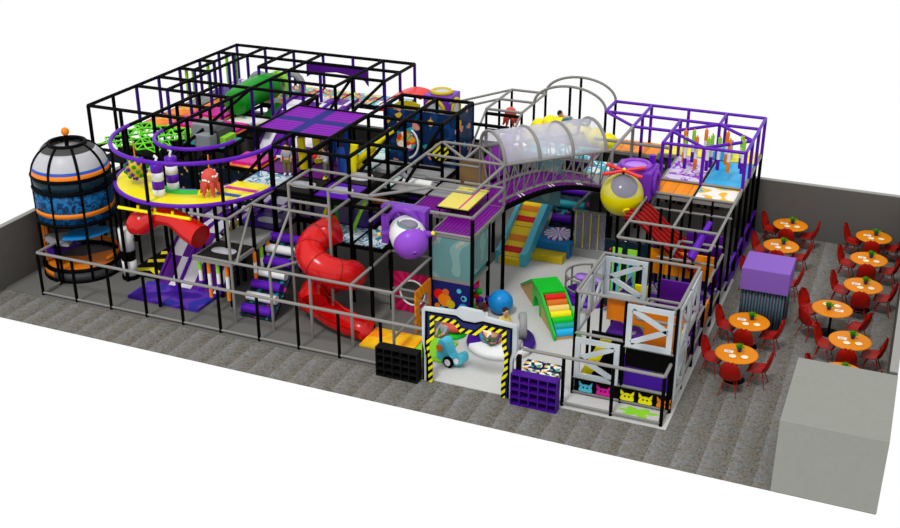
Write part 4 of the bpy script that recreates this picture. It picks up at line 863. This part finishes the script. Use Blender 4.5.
# ================================================================ bridge and clear tunnel
F0=N(10,4);F1=N(12,6);B0=N(9,5);B1=N(11,7)
t=T('arched_bridge','purple arched bridge with grey zigzag netting between the centre and right decks','bridge',(F0+F1)/2+Vector((0,0,2.5)))
n=24; def_z=lambda u:2.62+.36*math.sin(PI*u)
fl=MB(); vs=[]
for k in range(n+1):
    u=k/n; f=F0.lerp(F1,u); b2=B0.lerp(B1,u); z=def_z(u)
    vs+= [Vector((f.x,f.y,z)),Vector((b2.x,b2.y,z)),Vector((b2.x,b2.y,z-.06)),Vector((f.x,f.y,z-.06))]
fs=[]
for k in range(n):
    for q in range(4): fs.append((k*4+q,k*4+(q+1)%4,k*4+4+(q+1)%4,k*4+4+q))
fl.add(vs,fs+[(0,1,2,3),(n*4+3,n*4+2,n*4+1,n*4)]); fl.build('bridge_floor','net_floor_magenta',t)
for X0,X1 in ((F0,F1),(B0,B1)):
    mb=MB()
    for k in range(n):
        p0=X0.lerp(X1,k/n);p1=X0.lerp(X1,(k+1)/n); d=(F0-B0).normalized()*.05; z0,z1=def_z(k/n),def_z((k+1)/n)
        mb.add([p0+d+Vector((0,0,z0+.04)),p1+d+Vector((0,0,z1+.04)),p1+d+Vector((0,0,z1-.1)),p0+d+Vector((0,0,z0-.1)),p0-d+Vector((0,0,z0+.04)),p1-d+Vector((0,0,z1+.04)),p1-d+Vector((0,0,z1-.1)),p0-d+Vector((0,0,z0-.1))],[(0,1,2,3),(7,6,5,4),(0,4,5,1),(3,2,6,7),(0,3,7,4),(1,5,6,2)])
    mb.build('edge_beam','black',t)
for uu in (.17,.2,.45,.48,.72,.75):
    f=F0.lerp(F1,uu); b2=B0.lerp(B1,uu); mb=MB(); q=(F1-F0).normalized()*.02; z=def_z(uu)+.005
    i_=f.lerp(b2,.3); mb.add([f-q+Vector((0,0,z)),f+q+Vector((0,0,z)),i_+q+Vector((0,0,z)),i_-q+Vector((0,0,z)),f-q+Vector((0,0,z+.01)),f+q+Vector((0,0,z+.01)),i_+q+Vector((0,0,z+.01)),i_-q+Vector((0,0,z+.01))],[(3,2,1,0),(4,5,6,7),(0,1,5,4),(1,2,6,5),(2,3,7,6),(3,0,4,7)]); mb.build('white_tread','white',t)
for side,(X0,X1,inn) in enumerate(((F0,F1,B0-F0),(B0,B1,F0-B0))):
    off=inn.normalized()*.35; m=11
    for k in range(m):
        u=(k+.5)/m; b0=X0.lerp(X1,u)+off; b0.z=def_z(u)
        tl=X0.lerp(X1,k/m);tr_=X0.lerp(X1,(k+1)/m); tl.z=tr_.z=3.88
        mb=MB().tube([tl,b0],.022,6); mb.tube([tr_,b0],.022,6); mb.build('zigzag_rope',GR,t)
    MB().tube([Vector((*(X0.lerp(X1,k/16)+off).xy,def_z(k/16)+.03)) for k in range(17)],.05,8).build('foot_rail',GR,t)
    MB().tube([Vector((X0.x,X0.y,3.9)),Vector((X1.x,X1.y,3.9))],.045,8).build('hand_rail',GR,t)
t=T('clear_tunnel','clear half round tunnel roof with grey hoops over the arched bridge','tunnel',(F0+B1)/2+Vector((0,0,3.9)))
rad=(F0-B0).length/2
def hoop(u): 
    m0=(F0.lerp(F1,u)+B0.lerp(B1,u))/2; wv=(F0-B0).normalized(); return [m0+wv*rad*math.cos(PI*k/24)+Vector((0,0,3.92+.8*rad*math.sin(PI*k/24))) for k in range(25)]
for u in (0,.32,.63,.94): MB().tube(hoop(u),.05,8).build('hoop',GR,t)
mb=MB(); H0,H1=hoop(0),hoop(.94); ctr0=(F0+B0)/2+Vector((0,0,3.92)); 
vs=[]
for H in (H0,H1): vs+=H
for H,cx_ in ((H0,ctr0),(H1,(F0.lerp(F1,.94)+B0.lerp(B1,.94))/2+Vector((0,0,3.92)))): vs+=[cx_+(v-cx_)*.985 for v in H]
fs=[]
for k in range(24): fs.append((k,k+1,25+k+1,25+k)); fs.append((50+k,75+k,75+k+1,50+k+1)); fs.append((k,50+k,51+k,k+1)); fs.append((25+k,26+k,76+k,75+k))
fs+=[(0,25,75,50),(24,74,99,49)]
mb.add(vs,fs,True); mb.build('clear_sheet','tubeglass',t)
# caterpillar
t=T('inflatable_caterpillar','yellow inflatable caterpillar ride showing above the clear tunnel','inflatable',W(10.3,8.9,2.64))
for k,(x,z,r) in enumerate(((9.15,3.0,.3),(9.4,3.35,.28),(9.7,3.5,.28),(10.0,3.52,.3),(10.3,3.4,.3),(10.6,3.4,.3),(10.95,3.25,.3),(11.3,3.1,.32))): MB().sph(W(x,8.95,z),r,16,10).build('body_segment','yellow',t)
# ================================================================ helicopter
t=T('helicopter_capsule','yellow ball helicopter with red rotor on a purple cube at the right','play capsule',(15.5,7.8,2.4))
MB().box((14.85,7.5,2.62),(16.0,8.55,3.5)).build('purple_cube','cube_violet',t,bevel=.05)
hoopring((15.42,8.02,3.54),(0,0,1),.4,.07,'lilac_rim',t,'top_rim') if PAL.setdefault('lilac_rim',('8c40b8',.35)) else 0
discm((15.42,8.02,3.51),(0,0,1),.38,'lilac',t,'top_window')
hoopring((16.03,8.05,3.05),(1,0,0),.33,.07,'cube_violet',t,'side_rim'); discm((16.01,8.05,3.05),(1,0,0),.3,'purple_wall',t,'side_window')
MB().tube([(15.8,8.45,3.48),(15.8,8.45,3.75)],.09,10).build('stub_mast','purple_bright',t)
sc_=Vector((15.27,7.15,2.9)); rr=.62
def cap(a0,a1,m_,nm,r=rr): MB().lathe([(max(.001,r*math.cos(math.radians(a0+(a1-a0)*k/14))),r*math.sin(math.radians(a0+(a1-a0)*k/14))) for k in range(15)],sc_,32).build(nm,m_,t)
cap(-90,8,'yellow_ball','lower_shell') if PAL.setdefault('yellow_ball',('d4c800',.3)) else 0
cap(8,90,'yellow_shell','upper_shell') if PAL.setdefault('yellow_shell',('c4bc50',.25)) else 0
dv=Vector((.25,-.6,.75)).normalized(); Rm=dv.to_track_quat('Z','Y').to_matrix()
MB().lathe([(rr*1.012*math.sin(math.radians(38*k/8)) or .001,rr*1.012*math.cos(math.radians(38*k/8))) for k in range(9)],sc_,32,Rm).build('windscreen','windscreen',t) if PAL.setdefault('windscreen',('7a7884',.15)) else 0
dv=Vector((.45,-.75,-.5)).normalized(); discm(sc_+dv*.6,dv,.11,'yellow',t,'lamp',.05)
hub=Vector((15.3,7.1,3.62)); MB().tube([sc_+Vector((0,0,.6)),hub+Vector((0,0,.05))],.04,8).build('rotor_mast','black',t)
for q in range(4):
    a=math.radians((46,149,226,329)[q]); d=Vector((math.cos(a),math.sin(a),0)); s_=Vector((-d.y,d.x,0)); P=[hub+d*.05+s_*.06,hub+d*.65+s_*.09,hub+d*.72,hub+d*.65-s_*.09,hub+d*.05-s_*.06]
    MB().prism([(v.x,v.y) for v in P],(0,0,.04),(0,0,hub.z),(1,0,0),(0,1,0)).build('rotor_blade','rotor_red',t)
MB().sph(hub+Vector((0,0,.06)),.05,10,6).build('hub','yellow',t)
# ================================================================ right side interior
t=T('red_wave_slide','wide dark red wavy slide in the right side bays','slide',(16.6,7,1.2))
pr=smoothp([(15.6,2.62),(15.9,2.6),(16.3,2.3),(16.7,1.95),(17.2,1.6),(17.7,1.25)],4)
MB().prism(pr+[(x,z-.08) for x,z in reversed(pr)],(0,1.3,0),(0,6.2,0)).build('slide_bed','dark_red',t)
for k in range(6): MB().tube([(x,6.2+.26*k,z+.02) for x,z in pr],.04,6).build('ridge','dark_red',t)
def pbox(a,b_,m_,lab,nm='padded_board',cat='padded wall'): return one(nm,MB().box(a,b_),m_,lab,cat,bevel=.01)
pbox(Vector((16.2,6.5,.9)),Vector((18.2,6.56,1.66)),'orange_plank','orange plank padded wall across the right side bays')
pbox(N(13.1,2.06,.9),N(14.0,2.12,1.55),'orange','orange padded wall behind the truss box, upper left')
pbox(N(14.05,1.5,.5),N(14.95,1.56,1.65),'orange','orange padded wall inside the truss box on the right')
pbox(N(14.1,2.6,.4),N(14.95,2.66,2.0),'purple_wall','plain purple padded wall between truss box and orange wall')
pbox(N(14.1,5.2,.03),N(14.95,5.26,2.1),'purple_wall','plain purple padded wall at the back of the right bays')
pbox(N(13.1,6.6,.03),N(14.9,6.66,2.2),'wall_dark','dark grey wall under the orange plank deck')
pbox(N(9.2,9.3,.03),N(13,9.36,2.5),'wall_dark','dark grey wall below the back decks behind the bridge')
for k in range(8):
    y=2.62+k*.98; a=W(15.0,y,.06);
    c_=('camo_purple','orange','camo_purple','purple_wall','camo_purple','purple_wall','camo_purple','purple_wall')[k]
    pbox(Vector((18.26,y*G,.06)),Vector((18.31,(y+.86)*G,.72 if k>1 else .9)),c_,'%s kick pad, %s from front, right side'%(('purple and grey patched' if c_=='camo_purple' else 'plain orange' if c_=='orange' else 'plain purple'),('first','second','third','fourth','fifth','sixth','seventh','eighth')[k]),'kick_pad','kick pad')
for k in range(5): pbox(N(13.15+.02*k,2.7+.75*k,.03),N(13.2+.02*k,3.3+.75*k,1.35),'camo_purple','purple and grey patched pad, left side of right bays, %s from the front'%wd[k],'kick_pad','kick pad')
for k,(x0,y0,x1,y1,z,m_,lb) in enumerate(((13.1,2.1,14.9,3.4,.5,'camo_purple','patched purple floor pad behind the truss box'),(13.1,3.7,14.9,5.1,.5,'camo_purple','patched purple floor pad behind the orange wall'),(13.1,.1,14.9,1.4,.45,'purple_deck','purple floor pad inside the truss box'))):
    one('floor_pad',MB().box(N(x0,y0,z-.06),N(x1,y1,z)),m_,lb,'floor pad')
one('slanted_pad',MB().prism([(0,0),(.28,0),(.75,1.05),(.47,1.05)],(0,.05,0),N(13.12,.1,.55)),'yellow','yellow slanted pad behind the lower left truss panel','foam pad')
one('slanted_pad',MB().prism([(0,0),(.25,0),(.55,1.0),(.3,1.0)],(0,.05,0),N(14.45,.3,.5)),'yellow','yellow slanted pad at the right end of the truss box','foam pad')
one('slanted_pad',MB().box(N(14.9,1.1,.3),N(14.93,1.8,1.5)),'yellow','yellow upright pad on the right wall of the truss box','foam pad')
one('purple_rod',MB().tube([(17.75,5.1,2.15),(18.05,5.9,2.95)],[.13,.07],12),'purple_bright','bright purple tilted punch rod in the right bays','punch rod')
one('play_board',MB().box(N(13.55,2.62,.5),N(13.85,2.68,1.7)),'yellow','yellow panel with orange rim behind the truss box','panel')
t=T('ball_cannon','grey ball cannon on the purple pad in the right bays','toy cannon',N(14.4,2.9,.52)); p=N(14.45,2.35,1.0)
MB().tube([p+Vector((-.3,0,0)),p+Vector((.1,.05,.2)),p+Vector((.35,.1,.25))],[.09,.12,.1],10).build('barrel','grey_block',t); MB().sph(p+Vector((.0,0,.05)),.17,12,8).build('housing','wheel_grey',t)
MB().tube([p,(p.x,p.y,.5)],.04,8).build('stand','grey_block',t)
t=T('arcade_board','dark space wall with two lime and cyan game panels','game panel',(15.9,5.2,.3))
MB().box((15.35,5.2,.25),(16.55,5.25,2.3)).build('back_board','space_panel',t)
for x in (15.6,16.02):
    f=MB().box((x,5.15,.55),(x+.26,5.2,2.1)).build('game_panel','lime',t,'lime framed game panel'); MB().box((x+.04,5.14,.75),(x+.22,5.15,1.95)).build('screen','light_blue',f,'light blue screen')
    for z in (1.1,1.6): discm((x+.13,5.14,z),(0,-1,0),.06,'navy',f,'button',.01)
# carousel in toddler area
p=Vector((14.75,6.0,.02)); t=T('merry_go_round','small purple merry-go-round with grey hand rails and mushroom seats','merry-go-round',p)
MB().lathe([(.001,0),(.75,0),(.75,.12),(.001,.12)],p,36).build('platform','purple_bright',t)
for r,z in ((.68,.75),(.68,.4)): MB().tube([p+Vector((r*math.cos(q),r*math.sin(q),z)) for q in [math.radians(100+k*14) for k in range(20)]],.03,8).build('hand_rail',GR,t)
for k in range(6): q=math.radians(100+k*53); MB().tube([p+Vector((.68*math.cos(q),.68*math.sin(q),.1)),p+Vector((.68*math.cos(q),.68*math.sin(q),.78))],.03,8).build('rail_post',GR,t)
for k in range(3): q=math.radians(30+k*120); s0=p+Vector((.3*math.cos(q),.3*math.sin(q),.12)); MB().lathe([(.001,0),(.04,0),(.04,.4),(.2,.4),(.2,.47),(.001,.49)],s0,20).build('seat','lilac',t)
# ================================================================ entrance gate
t=T('entrance_gate','silver and navy entrance gate with yellow and black hazard striped opening','gate',(13.48,-.12,0))
o=(0,-.18,0); d=(0,.12,0)
outer=[(12.27,0),(12.27,.9),(12.22,1.1),(12.22,2.06),(13.1,2.12),(13.2,2.25),(13.78,2.23),(13.9,2.1),(14.72,2.04),(14.72,1.3),(14.62,1.1),(14.62,0)]
inner=[(12.45,0),(12.45,.62),(12.37,.8),(12.37,1.1),(12.5,1.32),(12.5,1.84),(13.1,1.84),(13.28,1.64),(13.65,1.64),(13.83,1.84),(14.4,1.82),(14.4,1.45),(14.47,1.2),(14.47,.75),(14.4,.55),(14.4,0)]
def strip(poly_o,poly_i,name,m_,dd,oo):
    mb=MB(); no,ni=len(poly_o),len(poly_i); 
    # pair every outer edge point with nearest inner param
    def at_(P,u):
        L=[0]; 
        for k in range(len(P)-1): L.append(L[-1]+math.dist(P[k],P[k+1]))
        s_=u*L[-1]
        for k in range(len(P)-1):
            if s_<=L[k+1]+1e-9: f=(s_-L[k])/(L[k+1]-L[k]); return (P[k][0]+(P[k+1][0]-P[k][0])*f,P[k][1]+(P[k+1][1]-P[k][1])*f)
        return P[-1]
    n=90
    for k in range(n): mb.prism([at_(poly_o,k/n),at_(poly_o,(k+1)/n),at_(poly_i,(k+1)/n),at_(poly_i,k/n)],dd,oo)
    return mb.build(name,m_,t)
mid=[(12.36,0),(12.36,.8),(12.32,1.0),(12.34,1.97),(13.13,2.0),(13.33,1.9),(13.63,1.9),(13.83,1.98),(14.58,1.94),(14.58,1.3),(14.53,1.1),(14.53,0)]
strip(outer,mid,'silver_frame','silver',d,o)
strip(mid,inner,'navy_panel','navy',(0,.08,0),(0,-.16,0))
MB().ribbon(mid,.045,(0,.03,0),(0,-.2,0)).build('black_trim','black',t)
hz=MB().ribbon([(x,z) for x,z in inner],.11,(0,.03,0),(0,-.2,0)); hz.build('hazard_trim','hazard',t)
for x in (12.2,14.7): MB().box((x-.0,-.14,0),(x+.1,.0,1.2 if x>13 else 1.4)).build('side_post','black',t)
# ================================================================ cubbies
def cubby(x0,x1,y0,y1,h,m_,label):
    t=T('shoe_rack',label,'shoe rack',((x0+x1)/2,(y0+y1)/2,0)); w_=x1-x0
    MB().box((x0,y1-.02,0),(x1,y1,h)).build('back',m_,t)
    for x in (x0,x1-.025): MB().box((x,y0,0),(x+.025,y1-.02,h)).build('side',m_,t)
    for z in (0,h-.025): MB().box((x0+.025,y0,z),(x1-.025,y1-.02,z+.025)).build('top' if z else 'bottom',m_,t)
    for k in range(1,5): x=x0+w_*k/5; MB().box((x-.014,y0,.025),(x+.014,y1-.02,h-.025)).build('divider',m_,t)
    for k in range(1,4): z=h*k/4; MB().box((x0+.025,y0+.005,z-.014),(x1-.025,y1-.02,z+.014)).build('shelf',m_,t)
cubby(11.02,12.18,-.42,-.12,.83,'shelf_black','black shoe rack of twenty cubbies left of the entrance gate')
cubby(14.66,15.84,-.42,-.16,.86,'shelf_purple','purple shoe rack of twenty cubbies right of the entrance gate')
# puzzle cushions
for k,(x0,x1) in enumerate(((14.45,14.95),(14.97,15.45))): one('picture_cushion',MB().box((x0,.75,.022),(x1,1.5,.24)),'pool_picture','navy edged cushion with swirly bright picture, %s of two behind the purple rack'%('left','right')[k],'cushion','picture cushions',bevel=.02)
lm=one('leaf_mat',MB().box((17.1,.1,.022),(18.2,.6,.035)),'floor_light','pale mat with lime green leaves at the front right corner','mat')
for k in range(6):
    a=math.radians((20,70,125,175,230,290)[k]); e0=Vector((17.68,.36)); P=[]
    for q in range(16):
        u=2*PI*q/16; lx=.26+.25*math.cos(u); ly=.13*math.sin(u); x_=e0.x+lx*math.cos(a)-ly*math.sin(a); y_=e0.y+(lx*math.sin(a)+ly*math.cos(a))*.45; P.append((x_,y_))
    MB().prism(P,(0,0,.004),(0,0,.0352+.0005*k),(1,0,0),(0,1,0)).build('leaf_print','lime',lm)
one('leaf_mat',MB().box((15.9,.1,.022),(17.05,.6,.035)),'floor_light','plain pale grey mat left of the green leaf mat','mat')
# ball, ramp
t=T('gym_ball','large light blue ribbed ball on the toddler floor','ball',(12.75,4.06,.02))
MB().sph((12.75,4.06,.37),.35,28,18).build('ball_body','ball_blue',t)
rb=MB()
for z in (-.12,-.04,.04,.12): r_=math.sqrt(.35**2-z*z); rb.tube([(12.75+r_*math.cos(2*PI*k/36),4.06+r_*math.sin(2*PI*k/36),.37+z) for k in range(36)],.008,5,closed=True)
rb.build('ribs','ball_blue',t)
t=T('ramp_bridge','green arched foam bridge with rainbow steps','foam bridge',(13.7,4.5,0))
dv=Vector((.57,-.82,0)).normalized(); wv=Vector((.82,.57,0)).normalized(); o0=Vector((12.72,5.9,.02)); 
prof_=[(0,0),(1.2,.0),(1.25,.22),(1.45,.4),(1.6,.45),(1.75,.4),(1.9,.22),(1.95,0),(3.4,0),(3.4,.12),(2.03,.78),(1.15,.78),(0,.06)]
MB().prism([(0,0),(1.2,0),(1.15,.78),(0,.06)],wv*.7,o0,dv).build('back_slope','tan',t,'tan printed side')
arch=[(1.2,0),(1.3,.0),(1.33,.25),(1.45,.4),(1.6,.46),(1.75,.4),(1.87,.25),(1.9,0),(2.03,0),(2.03,.72),(1.15,.72)]
MB().prism(arch,wv*.7,o0,dv).build('arch_body','bright_green',t)
MB().prism([(2.03,0),(3.4,0),(3.4,.1),(2.03,.7)],wv*.66,o0+wv*.02,dv).build('step_base','tan',t,'tan printed side')
MB().prism([(1.12,.72),(2.06,.72),(2.06,.79),(1.12,.79)],wv*.76,o0-wv*.03,dv).build('top_pad','bright_green',t)
MB().prism([(0,.05),(0,.12),(1.13,.79),(1.13,.71)],wv*.76,o0-wv*.03,dv).build('slope_pad','bright_green',t)
st=('red_step','orange_step','cream_step','yellow_step','green_step','teal_step','cyan_step')
for k in range(7):
    u=2.08+1.32*(k+.5)/7; z=.7-.6*(k+.5)/7; a=o0+dv*u+Vector((0,0,z)); MB().tube([a+wv*.06,a+wv*.64],.115,12).build('step',st[k],t)
for s_ in (-.03,.67): MB().prism([(2.05,.6),(2.05,.79),(3.46,.16),(3.46,0),(3.36,0)],wv*.06,o0+wv*s_,dv).build('side_rim','bright_green',t)
# turntable with toys
p=Vector((13.42,2.3,.022)); tt_=T('soft_turntable','round purple and white soft turntable behind the entrance gate','turntable',p)
MB().lathe([(.001,0),(.9,0),(.93,.1),(.9,.2),(.001,.2)],p,40).build('disc','purple_deck',tt_)
for k in range(2): MB().lathe([(.001,0),(.905,0),(.935,.1),(.905,.202),(.001,.202)],p,14,None,math.radians((222,75)[k]),math.radians((345,170)[k])).build('white_sector','white',tt_)
def wheelx(name,c_,r,w_,m_,lab,cat,ax=(1,0,0)):
    t=T(name,lab,cat,c_); Rm=Vector(ax).normalized().to_track_quat('Z','Y').to_matrix(); MB().lathe([(.001,-w_/2),(r*.9,-w_/2),(r,-w_*.35),(r,w_*.35),(r*.9,w_/2),(.001,w_/2)],c_,24,Rm).build('drum',m_,t); MB().lathe([(.001,-w_/2-.01),(r*.45,-w_/2-.01),(r*.45,w_/2+.01),(.001,w_/2+.01)],c_,20,Rm).build('cap','white',t); return t
wheelx('spinner_toy',(13.95,2.5,.62),.36,.2,'wheel_grey','tall grey foam wheel standing at the rear right of the turntable','foam wheel',(.92,.39,0))
wheelx('foam_drum',(13.98,1.95,.34),.14,.3,'wheel_grey','short grey foam drum at the front right of the turntable','foam drum')
wheelx('foam_drum',(12.82,2.3,.4),.17,.28,'light_blue','light blue foam drum on the left of the turntable','foam drum')
one('patchwork_seat',MB().lathe([(.001,0),(.3,0),(.33,.12),(.28,.28),(.001,.3)],(13.2,2.15,.225),24),'toy_patch','orange and teal patchwork seat in the middle of the turntable','soft seat')
# rocker
t=T('rocking_toy','light blue wave shaped ride toy with a black wheel by the gate','ride toy',(12.9,1.1,.02))
P=smoothp([(0,.1),(.02,.55),(.12,.78),(.3,.78),(.42,.55),(.5,.35),(.62,.3),(.72,.42),(.86,.5),(.96,.4),(.94,.2),(.75,.05),(.45,.02),(.2,.02)],3)
ax=Vector((.96,-.28,0)).normalized(); o0=Vector((12.15,.85,.03)); P=[(x*.88,z*.82) for x,z in P]; MB().prism(P,Vector((.28,.96,0))*.32,o0,ax,smooth=True).build('body','light_blue',t,bevel=.03)
for u,m1 in ((.48,'black'),):
    wc=o0+ax*u+Vector((-.02,-.05,.14)); discm(wc,(-.28,-.96,0),.16,'black',t,'tyre',.05); discm(wc+Vector((-.015,-.05,0)),(-.28,-.96,0),.09,'white',t,'wheel_hub',.02)
discm(o0+ax*.14+Vector((-.01,-.02,.42)),(-.28,-.96,0),.1,'orange_step',t,'side_badge',.02); discm(o0+ax*.7+Vector((-.01,-.02,.22)),(-.28,-.96,0),.08,'white',t,'side_badge',.02)
one('leaf_shaped_pad',MB().sph((11.95,2.45,.2),.3,18,10,(1.3,.8,.55)),'coral','coral red shell shaped pad behind the ride toy','pad')
one('green_pad',MB().lathe([(.001,0),(.4,0),(.42,.03),(.001,.05)],(11.95,2.4,.022),24),'bright_green','green round pad under the coral shell','pad')
t=T('flower_stand','toy stand with red, green and purple blobs beside the blue ball','play stand',(12.05,4.05,.02))
for k,(x,y,z,c_) in enumerate(((11.95,3.9,.15,'bright_green'),(12.1,4.1,.3,'purple_bright'),(12.0,4.0,.48,'red'),(12.25,4.0,.18,'red'),(12.1,4.0,.62,'bright_green'),(11.98,4.0,.75,'magenta'),(12.35,4.15,.35,'purple_bright'))): MB().sph((x,y,z),.12,12,8,(1,1,.8)).build('blob',c_,t)
MB().tube([(12.05,4.05,.02),(12.05,4.05,.9)],.05,8).build('pole','red',t)
# ================================================================ people
def person(label,base,J,h=1.0,top='shirt_grey',legs='olive',shoes='hair',hair='hair',rz=0,scale=1):
    """J: joints for a 1.0 m child, local coords (x right, y fwd, z up)"""
    t=T('person',label,'person',base,rz=rz); OFF[t.name]=Vector((0,0,0))
    V=lambda k:Vector(J[k])*scale
    names=['pelvis','chest','neck','shl','ell','hal','shr','elr','har','hil','knl','anl','tol','hir','knr','anr','tor','head']
    rad=dict(pelvis=.07,chest=.072,neck=.035,shl=.042,ell=.032,hal=.024,shr=.042,elr=.032,har=.024,hil=.065,knl=.045,anl=.03,tol=.03,hir=.065,knr=.045,anr=.03,tor=.03,head=.06)
    edges=[('pelvis','chest'),('chest','neck'),('neck','head'),('chest','shl'),('shl','ell'),('ell','hal'),('chest','shr'),('shr','elr'),('elr','har'),('pelvis','hil'),('hil','knl'),('knl','anl'),('anl','tol'),('pelvis','hir'),('hir','knr'),('knr','anr'),('anr','tor')]
    def skin(nm,sel,m_,k_=1.0,ends=None):
        use=[n for n in names if any(n in e for e in sel)]
        me=bpy.data.meshes.new(nm); me.from_pydata([V(n) for n in use],[(use.index(a),use.index(b)) for a,b in sel],[]); o=bpy.data.objects.new(nm,me); COL.objects.link(o); o.parent=t; me.materials.append(M(m_))
        sk=o.modifiers.new('skin','SKIN'); 
        for k,n in enumerate(use): 
            r=rad[n]*k_*scale*(1.45 if nm=='shirt' and n in('chest','pelvis') else 1); me.skin_vertices[0].data[k].radius=(r,r); me.skin_vertices[0].data[k].use_root=(k==0)
        sb=o.modifiers.new('sub','SUBSURF'); sb.levels=1; sb.render_levels=2; return o
    skin('body',edges,'skin')
    skin('shirt',[('pelvis','chest'),('chest','shl'),('shl','ell'),('chest','shr'),('shr','elr')],top,1.18)
    skin('trousers',[('pelvis','hil'),('hil','knl'),('knl','anl'),('pelvis','hir'),('hir','knr'),('knr','anr')],legs,1.2)
    hd=V('head'); ctr=hd+(hd-V('neck')).normalized()*.03*scale
    hm=MB().sph(ctr,.078*scale,16,12,(.9,1,1.15)); fd=Vector(J.get('face',(0,1,0))).normalized(); sd=fd.cross(Vector((0,0,1))).normalized() if abs(fd.z)<.95 else Vector((1,0,0)); uf=sd.cross(fd)
    hm.sph(ctr+fd*.078*scale-uf*.01*scale,.014*scale,8,6)
    for s_ in (-1,1): hm.sph(ctr+sd*s_*.072*scale,.016*scale,8,6)
    hm.build('head','skin',t)
    e=MB()
    for s_ in (-1,1): e.sph(ctr+fd*.07*scale+sd*s_*.028*scale+uf*.012*scale,.009*scale,6,5)
    e.build('eyes','hair',t)
    MB().sph(ctr-fd*.018*scale+uf*.026*scale,.084*scale,16,12,(.95,.98,1.05)).build('hair',hair,t)
    for sfx in ('l','r'):
        a=V('an'+sfx);b_=V('to'+sfx); MB().tube([a+(a-b_)*.3,a*.4+b_*.6,b_+(b_-a)*.25],[.035*scale,.038*scale,.024*scale],8).build('shoe',shoes,t)
        hnd=V('ha'+sfx); el=V('el'+sfx); d=(hnd-el).normalized(); s2=d.orthogonal().normalized(); fg=MB().sph(hnd+d*.02*scale,.024*scale,8,6)
        for q in range(4): fg.tube([hnd+d*.03*scale+s2*(q-1.5)*.011*scale,hnd+d*(.062-.004*abs(q-1.5))*scale+s2*(q-1.5)*.012*scale],.0055*scale,5)
        fg.tube([hnd+d*.01*scale+s2*.02*scale,hnd+d*.035*scale+s2*.036*scale],.006*scale,5); fg.build('hand','skin',t)
    return t
STAND=dict(pelvis=(0,0,.5),chest=(0,0,.7),neck=(0,0,.8),head=(0,.01,.87),shl=(-.11,0,.74),ell=(-.15,.02,.6),hal=(-.14,.1,.5),shr=(.11,0,.74),elr=(.15,.02,.6),har=(.14,.1,.5),hil=(-.06,0,.46),knl=(-.07,.01,.25),anl=(-.07,-.01,.05),tol=(-.08,.07,.03),hir=(.06,0,.46),knr=(.07,.01,.25),anr=(.07,-.01,.05),tor=(.08,.07,.03))
def pose(**k): d=dict(STAND); d.update(k); return d
SIT=pose(pelvis=(0,0,.1),chest=(0,.0,.3),neck=(0,.02,.4),head=(0,.04,.47),shl=(-.11,0,.34),shr=(.11,0,.34),ell=(-.16,.05,.22),elr=(.16,.05,.22),hal=(-.12,.15,.16),har=(.12,.15,.16),hil=(-.07,.05,.09),knl=(-.1,.28,.16),anl=(-.1,.46,.05),tol=(-.1,.5,.12),hir=(.07,.05,.09),knr=(.1,.28,.16),anr=(.1,.46,.05),tor=(.1,.5,.12))
person('boy in a grey shirt and olive trousers standing by the yellow pillars',W(4.86,3.5,Z3+.02),pose(),scale=1.0,rz=PI*1.1,shoes='white')
person('boy in a white shirt and grey trousers reaching forward with a red toy',W(5.85,3.62,Z3+.02),pose(ell=(-.13,.13,.66),hal=(-.08,.26,.66),elr=(.13,.13,.66),har=(.08,.26,.66)),top='shirt_white',legs='olive_grey',shoes='yellow',scale=1.0,rz=PI*.6)
q=W(5.62,3.5,Z3+.72); one('red_toy',MB().sph(q,.07,10,8),'red','small red toy ball held by the boy in white','toy')
person('child in olive clothes sliding down the check wave slide',(4.45,3.55,1.36),SIT,top='olive',legs='olive',rz=PI*.95,scale=1.05)
person('person in a grey top standing behind the light blue ride toy',(12.15,1.4,.03),pose(ell=(-.14,.12,.62),hal=(-.08,.2,.56),elr=(.14,.12,.62),har=(.08,.2,.56)),legs='olive_grey',scale=1.0,rz=PI*.85)
person('adult in a white shirt kneeling just left of the blue ball',(12.6,2.95,.03),SIT,top='shirt_white',legs='shirt_white',scale=1.3,rz=PI*.2)
person('toddler in pale yellow sitting in front of the blue ball',(13.2,3.15,.03),SIT,top='yellow_cloth',legs='yellow_cloth',scale=1.15,rz=PI*1.3)
person('person in dark olive sitting on the turntable in front of the patchwork seat',(13.4,1.78,.24),SIT,top='olive_grey',legs='olive_grey',scale=.95,rz=PI*.3)
LIE=pose(pelvis=(0,0,.12),chest=(0,-.2,.2),neck=(0,-.3,.24),head=(0,-.37,.28),shl=(-.11,-.24,.2),shr=(.11,-.24,.2),ell=(-.18,-.3,.1),elr=(.18,-.3,.1),hal=(-.14,-.42,.08),har=(.14,-.42,.08),hil=(-.07,.05,.1),knl=(-.09,.28,.12),anl=(-.1,.48,.16),tol=(-.1,.53,.24),hir=(.07,.05,.1),knr=(.09,.28,.1),anr=(.1,.48,.1),tor=(.1,.53,.18))
person('climber in teal clothes lying on top of the yellow caterpillar',W(10.35,8.9,3.56),LIE,top='teal_cloth',legs='teal_cloth',scale=1.1,rz=PI*1.5)
for o in (cp,tp,pp): pass
